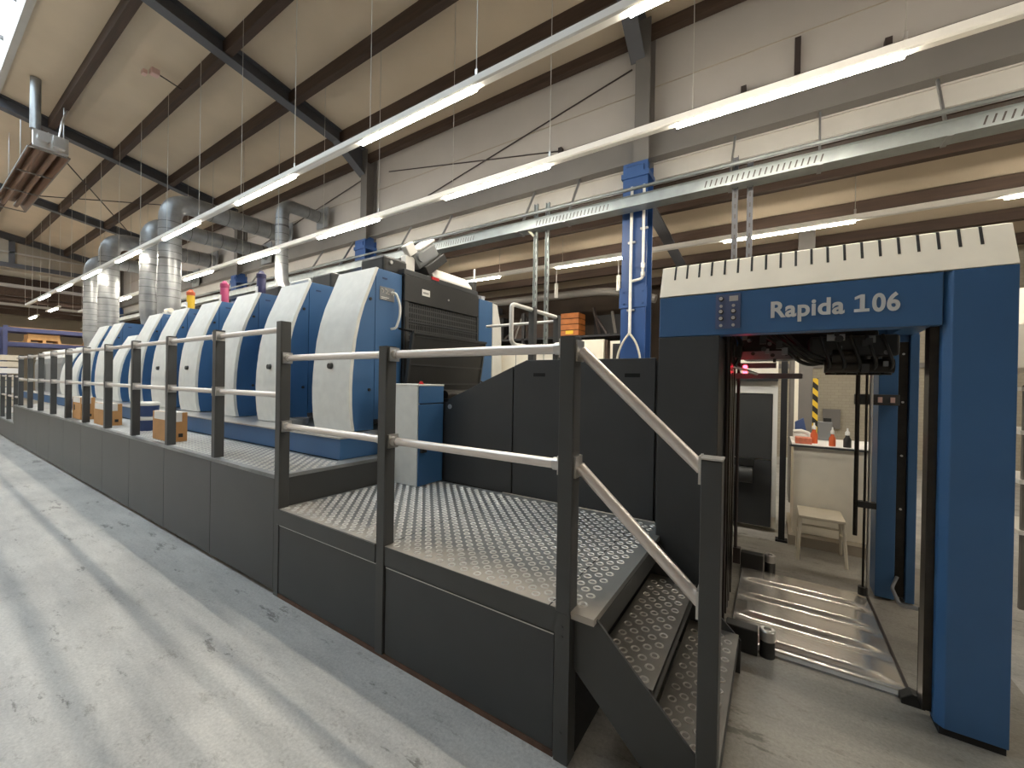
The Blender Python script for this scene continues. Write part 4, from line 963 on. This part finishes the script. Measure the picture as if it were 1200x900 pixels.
for sx, x in ((-1, 0.215), (1, 0.53)):
    MB().tube([(x, 4.70, 0.375), (x+sx*0.005, 4.66, 0.30), (x+sx*0.02, 4.60, 0.0)], 0.013, 8, 0.05).build('leg', M['stool'], t, smooth=60)
    MB().tube([(x, 4.94, 0.375), (x+sx*0.01, 4.95, 0.2), (x+sx*0.015, 4.955, 0.0)], 0.013, 8, 0.05).build('leg', M['stool'], t, smooth=60)
    MB().tube([(x+sx*0.008, 4.65, 0.22), (x+sx*0.008, 4.95, 0.20)], 0.010, 8).build('leg_brace', M['stool'], t)
MB().tube([(0.21, 4.95, 0.24), (0.535, 4.95, 0.24)], 0.010, 8).build('rear_brace', M['stool'], t)
tag(MB().box(0.045, 0.10, 5.03, 5.09, 0.0, 2.0).box(0.02, 0.125, 5.01, 5.11, 0.0, 0.02).build('dark_upright', M['dark']), 'dark square upright between the dark machine door and the cream cabinet', 'post')
t = thing('machine_housing', 'dark machine housing with pale door frame behind the feeder', 'machine', (-0.3, 5.5, 0))
B(-0.9, 0.02, 5.27, 5.9, 0.05, 1.92).build('housing', M['cream'], t)
B(-0.62, -0.025, 5.25, 5.27, 0.80, 1.52).build('door', M['char'], t, bevel=0.004)
m = MB(); m.box(-0.62, 0.02, 5.243, 5.268, 1.525, 1.60); m.box(-0.022, 0.02, 5.243, 5.268, 0.18, 1.525); m.build('door_frame', M['white'], t)
B(-0.62, -0.025, 5.25, 5.27, 0.06, 0.79).build('lower_panel', M['char2'], t)
MB().cyl((-0.40, 5.2, 0.62), (-0.20, 5.2, 0.62), 0.09, 18).build('drive_motor', M['char'], t, smooth=40)
B(-0.36, -0.19, 5.18, 5.25, 0.72, 0.80).build('terminal_box', M['black'], t)
B(-0.62, 0.02, 5.2, 5.3, 1.66, 1.72).build('top_rail', M['dark'], t)
t = thing('hazard_post', 'grey post with black and yellow hazard stripes behind the worktop', 'post', (0.56, 8.9, 0))
B(0.30, 0.545, 8.95, 9.10, 0, 4.4).build('post_shaft', M['girder'], t)
MB().box(0.55, 0.625, 8.93, 8.99, 0.4, 1.76).build('stripe_guard', M['stripe'], t)
t = thing('wall_board', 'grey notice board on the block wall behind the worktop', 'board', (1.15, 11.05, 1))
B(0.86, 1.16, 11.02, 11.05, 0.72, 1.14).build('board', M['girder'], t, bevel=0.004)
t = thing('pale_door', 'pale door standing ajar behind the dark upright', 'door', (0.28, 7.3, 0))
B(0.215, 0.26, 6.8, 6.86, 0, 2.1).build('door_edge', M['cream'], t); B(0.17, 0.214, 6.81, 7.6, 0, 2.1).build('door_leaf', M['girder'], t)
# shelf seen past the right edge of the gantry
t = thing('storage_shelf', 'grey shelf with odds and ends past the right-hand gantry pillar', 'shelf', (2.0, 4.8, 0))
for z in (0.55, 0.92, 1.28, 1.60): B(1.50, 2.6, 4.5, 5.0, z, z+0.03).build('shelf_board', M['white'], t)
for x in (1.52, 2.56):
    for y in (4.52, 4.96): B(x, x+0.03, y, y+0.03, 0, 1.64).build('upright', M['girder'], t)
for i, (x, z, mt, lb) in enumerate(((1.58, 1.311, 'red', 'red tin on the grey shelf past the gantry'), (1.60, 0.951, 'violet', 'dark violet tin on the grey shelf past the gantry'), (1.58, 0.581, 'card', 'brown tin on the grey shelf past the gantry'))):
    tag(MB().lathe((x+0.06, 4.62, z), [(0.05, 0), (0.05, 0.10), (0.046, 0.105), (0, 0.105)], 16).build('tin', M[mt], smooth=40), lb, 'tin')
t = thing('machine_hood', 'cream hood edge of the machine behind the gantry', 'hood', (1.7, 4.3, 1.9))
MB().prism([(4.15, 1.75), (4.15, 2.05), (4.30, 2.32), (5.3, 2.32), (5.3, 1.75)], 0, 1.33, 2.7).build('hood_shell', M['cream'], t, bevel=0.01)
for x in (2.1, 2.6):
    for y in (4.2, 5.2): B(x, x+0.06, y, y+0.06, 0, 1.75).build('leg', M['dark'], t)

# ------------------------------------------------------------------ adjoining hall clutter
t = thing('wooden_crate', 'orange wooden crate on a rack behind the guard loop', 'crate', (-4.25, 9.2, 2.75))
for k in range(4): B(-4.47, -3.99, 9.0, 9.4, 2.76+0.14*k, 2.76+0.14*k+0.125).build('crate_board', M['crate'], t, bevel=0.004)
B(-4.45, -4.01, 9.02, 9.38, 2.758, 3.3).build('crate_inside', M['dark'], t)
B(-4.33, -4.13, 8.995, 9.0, 2.80, 2.88).build('crate_label', M['yellow'], t)
t = thing('storage_rack', 'dark steel storage rack full of timber behind the guard loop', 'rack', (-5.0, 9.4, 0))
for x in (-8.4, -5.6, -2.6):
    for y in (9.0, 9.9): B(x, x+0.08, y, y+0.08, 0, 3.4).build('upright', M['dark'], t)
for z in (1.6, 2.70): B(-8.4, -2.52, 9.0, 9.95, z, z+0.05).build('shelf_beam', M['dark'], t)
for xa, xb, za, zb, mt in ((-8.3, -6.9, 1.66, 2.5, 'dark'), (-6.8, -5.2, 1.66, 2.6, 'rod'), (-5.1, -3.9, 1.66, 2.45, 'dark'), (-3.8, -2.7, 1.66, 2.55, 'timber'), (-8.3, -6.6, 2.76, 3.45, 'dark'), (-6.4, -4.8, 2.76, 3.35, 'timber'), (-3.85, -2.7, 2.76, 3.3, 'dark')):
    B(xa, xb, 9.62, 9.93, za, zb).build('load', M[mt], t)
for i in range(16):
    x = -8.0 + 0.33*i if i < 10 else -3.6+0.2*(i-10); a = random.uniform(-0.5, 0.5); h = random.uniform(0.3, 0.75)
    tag(MB().bar((x, 9.35, 2.80), (x+a, 9.45, 2.80+h), 0.05, 0.04).build('timber_offcut', M[random.choice(['girder', 'rod', 'dark', 'timber', 'wall2'])]), 'leaning timber offcut on the dark storage rack, %s from its far end' % ['first', 'second', 'third', 'fourth', 'fifth', 'sixth', 'seventh', 'eighth', 'ninth', 'tenth', 'eleventh', 'twelfth', 'thirteenth', 'fourteenth', 'fifteenth', 'sixteenth'][i], 'timber', 'timber offcuts on the dark rack')
t = thing('panel_stack', 'pale boards standing left of the blue column base', 'boards', (-3.2, 8.0, 0))
B(-3.50, -2.98, 8.0, 8.06, 0, 2.52).build('board', M['cream'], t); B(-2.94, -2.90, 7.98, 8.02, 0, 2.5).build('board_edge', M['timber'], t); B(-2.86, -2.40, 8.05, 8.12, 0, 2.48).build('board', M['cream'], t); B(-2.80, -2.62, 8.03, 8.05, 2.1, 2.42).build('board_window', M['dark'], t)
t = thing('side_cabinet', 'pale switch cabinet on the far side of the feed table', 'cabinet', (-3.0, 5.2, 0))
B(-3.7, -2.3, 5.08, 5.36, 0.05, 2.10).build('cabinet_body', M['cream'], t, bevel=0.006)
m = MB()
for x in (-3.25, -2.78): m.box(x-0.004, x+0.004, 5.076, 5.082, 0.1, 2.06)
m.build('door_joint', M['grey'], t); B(-3.7, -2.3, 5.1, 5.3, 0, 0.05).build('cabinet_base', M['dark'], t)
tag(B(-2.2, -0.5, 5.95, 6.0, 1.72, 1.80).build('pale_beam', M['cream']), 'short pale ledge beside the blue column base', 'ledge')
for x, lb in ((-4.4, 'left'), (-2.9, 'right')):
    tag(MB().cyl((x, 8.6, 3.62), (x, 8.6, 3.95), 0.045, 12).cyl((x, 8.6, 3.95), (x, 8.6, zadj(8.6)-0.2), 0.01, 6).build('hanging_lamp', M['white'], smooth=40), 'small white lamp tube hanging in the adjoining hall, %s of the two' % lb, 'lamp')
tag(MB().tube([(-9, 9.0, 3.75), (-3.2, 9.0, 3.75), (-2.2, 9.0, 3.45)], 0.09, 14, 0.5).build('roof_pipe', M['girder'], smooth=50), 'grey pipe under the low roof of the adjoining hall', 'pipe')
for i in range(5):
    x = -8 - 3.4*i
    t = thing('storage_rack', 'dark rack at the back of the adjoining hall, number %d beyond the timber rack' % (i+1), 'rack', (x-1, 10, 0), 'racks at the back of the adjoining hall')
    for dx in (-2.9, -0.1): B(x+dx-0.8, x+dx-0.72, 9.2, 10.2, 0, 3.6).build('upright', M['dark'], t)
    for z in (1.2, 2.2, 3.2): B(x-3.7, x-0.82, 9.2, 10.2, z, z+0.06).build('shelf', M['rod'], t)
    B(x-3.6, x-0.9, 9.4, 10.1, 2.262, 2.9).build('load', M['dark'], t); B(x-3.5, x-1.2, 9.4, 10.1, 3.262, 3.7).build('load', M['char'], t)

# ------------------------------------------------------------------ far end: pallet rack
t = thing('pallet_rack', 'tall blue pallet rack at the far end of the press', 'rack', (-22.3, 4, 0))
for y in (2.05, 5.2):
    for x in (-22.0, -23.1): B(x, x+0.10, y, y+0.10, 0, 3.25).build('upright', M['rackblue'], t)
for z in (2.56, 3.06):
    for x in (-21.99, -23.09): B(x, x+0.06, 2.15, 5.2, z, z+0.14).build('rack_beam', M['rackblue'], t)
    B(-23.0, -22.0, 2.2, 5.2, z+0.142, z+0.16).build('shelf_deck', M['wood'], t)
def pallet_load(x0, x1, y0, y1, z0, h, label, mt):
    t = thing('pallet', label, 'pallet', ((x0+x1)/2, (y0+y1)/2, z0), 'loaded pallets on the blue rack')
    m = MB()
    for y in (y0, (y0+y1)/2-0.04, y1-0.08): m.box(x0, x1, y, y+0.08, z0+0.001, z0+0.09)
    m.box(x0, x1, y0, y1, z0+0.09, z0+0.115); m.build('pallet_base', M['wood'], t)
    B(x0+0.02, x1-0.02, y0+0.02, y1-0.02, z0+0.116, z0+h).build('pallet_goods', M[mt], t, bevel=0.01)
pallet_load(-22.95, -22.05, 2.6, 3.4, 2.721, 0.30, 'pallet with yellow-brown goods on the blue rack, left of the pair', 'wood')
pallet_load(-22.95, -22.05, 4.1, 4.9, 2.721, 0.20, 'pallet with flat brown goods on the blue rack, right of the pair', 'card')
for k in range(9):
    t = tag(B(-21.3, -20.6, 1.75, 2.35, 0.35+0.21*k, 0.35+0.21*k+0.17).build('paper_ream', M['stool' if k % 3 else 'paper']), 'pallet layer of pale paper stacked beside the blue rack, layer %d from the floor' % (k+1), 'paper stack', 'paper layers beside the blue rack')
    for y in (1.85, 2.2): pass
t = thing('pallet', 'wooden pallet under the stack of pale paper layers', 'pallet', (-20.95, 2.05, 0))
B(-21.3, -20.6, 1.75, 2.35, 0.16, 0.34).build('pallet_deck', M['wood'], t)
for y in (1.75, 2.0, 2.25): B(-21.3, -20.6, y, y+0.1, 0, 0.16).build('pallet_block', M['wood'], t)
tag(B(-19.9, -19.3, 1.18, 1.42, 1.55, 1.72).build('orange_bin', M['orange'], bevel=0.01), 'small orange-red bin at the far end of the walkway', 'bin')
tag(B(-19.9, -19.3, 1.15, 1.45, 0.0, 1.549).build('bin_stand', M['rod']), 'dark stand under the orange-red bin', 'stand')

# ------------------------------------------------------------------ camera, world, view
f_px, yaw, pitch, roll = 474.27, math.radians(33.108), math.radians(-0.249), math.radians(0.9745)
F = Vector((-math.sin(yaw), math.cos(yaw), 0)); Rv = Vector((math.cos(yaw), math.sin(yaw), 0)); U = Vector((0, 0, 1))
F, U = F*math.cos(pitch) + U*math.sin(pitch), U*math.cos(pitch) - F*math.sin(pitch)
Rv, U = Rv*math.cos(roll) + U*math.sin(roll), U*math.cos(roll) - Rv*math.sin(roll)
cd = bpy.data.cameras.new('camera'); cam = bpy.data.objects.new('camera', cd); COL.objects.link(cam)
cd.sensor_width = 36; cd.lens = f_px/1200*36; cd.clip_start = 0.05; cd.clip_end = 200
m4 = Matrix((Rv, U, -F)).transposed().to_4x4(); m4.translation = Vector((0, 0, 1.6)); cam.matrix_world = m4
SC.camera = cam
w = bpy.data.worlds.new('sky'); SC.world = w; w.use_nodes = True
bg = w.node_tree.nodes['Background']
bg.inputs['Color'].default_value = (0.93, 0.965, 1.0, 1); bg.inputs['Strength'].default_value = 4.6
SC.view_settings.view_transform = 'Standard'; SC.view_settings.look = 'None'; SC.view_settings.gamma = 1.0; SC.view_settings.exposure = 0.5
SC.view_settings.use_curve_mapping = False
SC.cycles.use_denoising = True
SC.cycles.max_bounces = 10; SC.cycles.diffuse_bounces = 5; SC.cycles.sample_clamp_indirect = 8
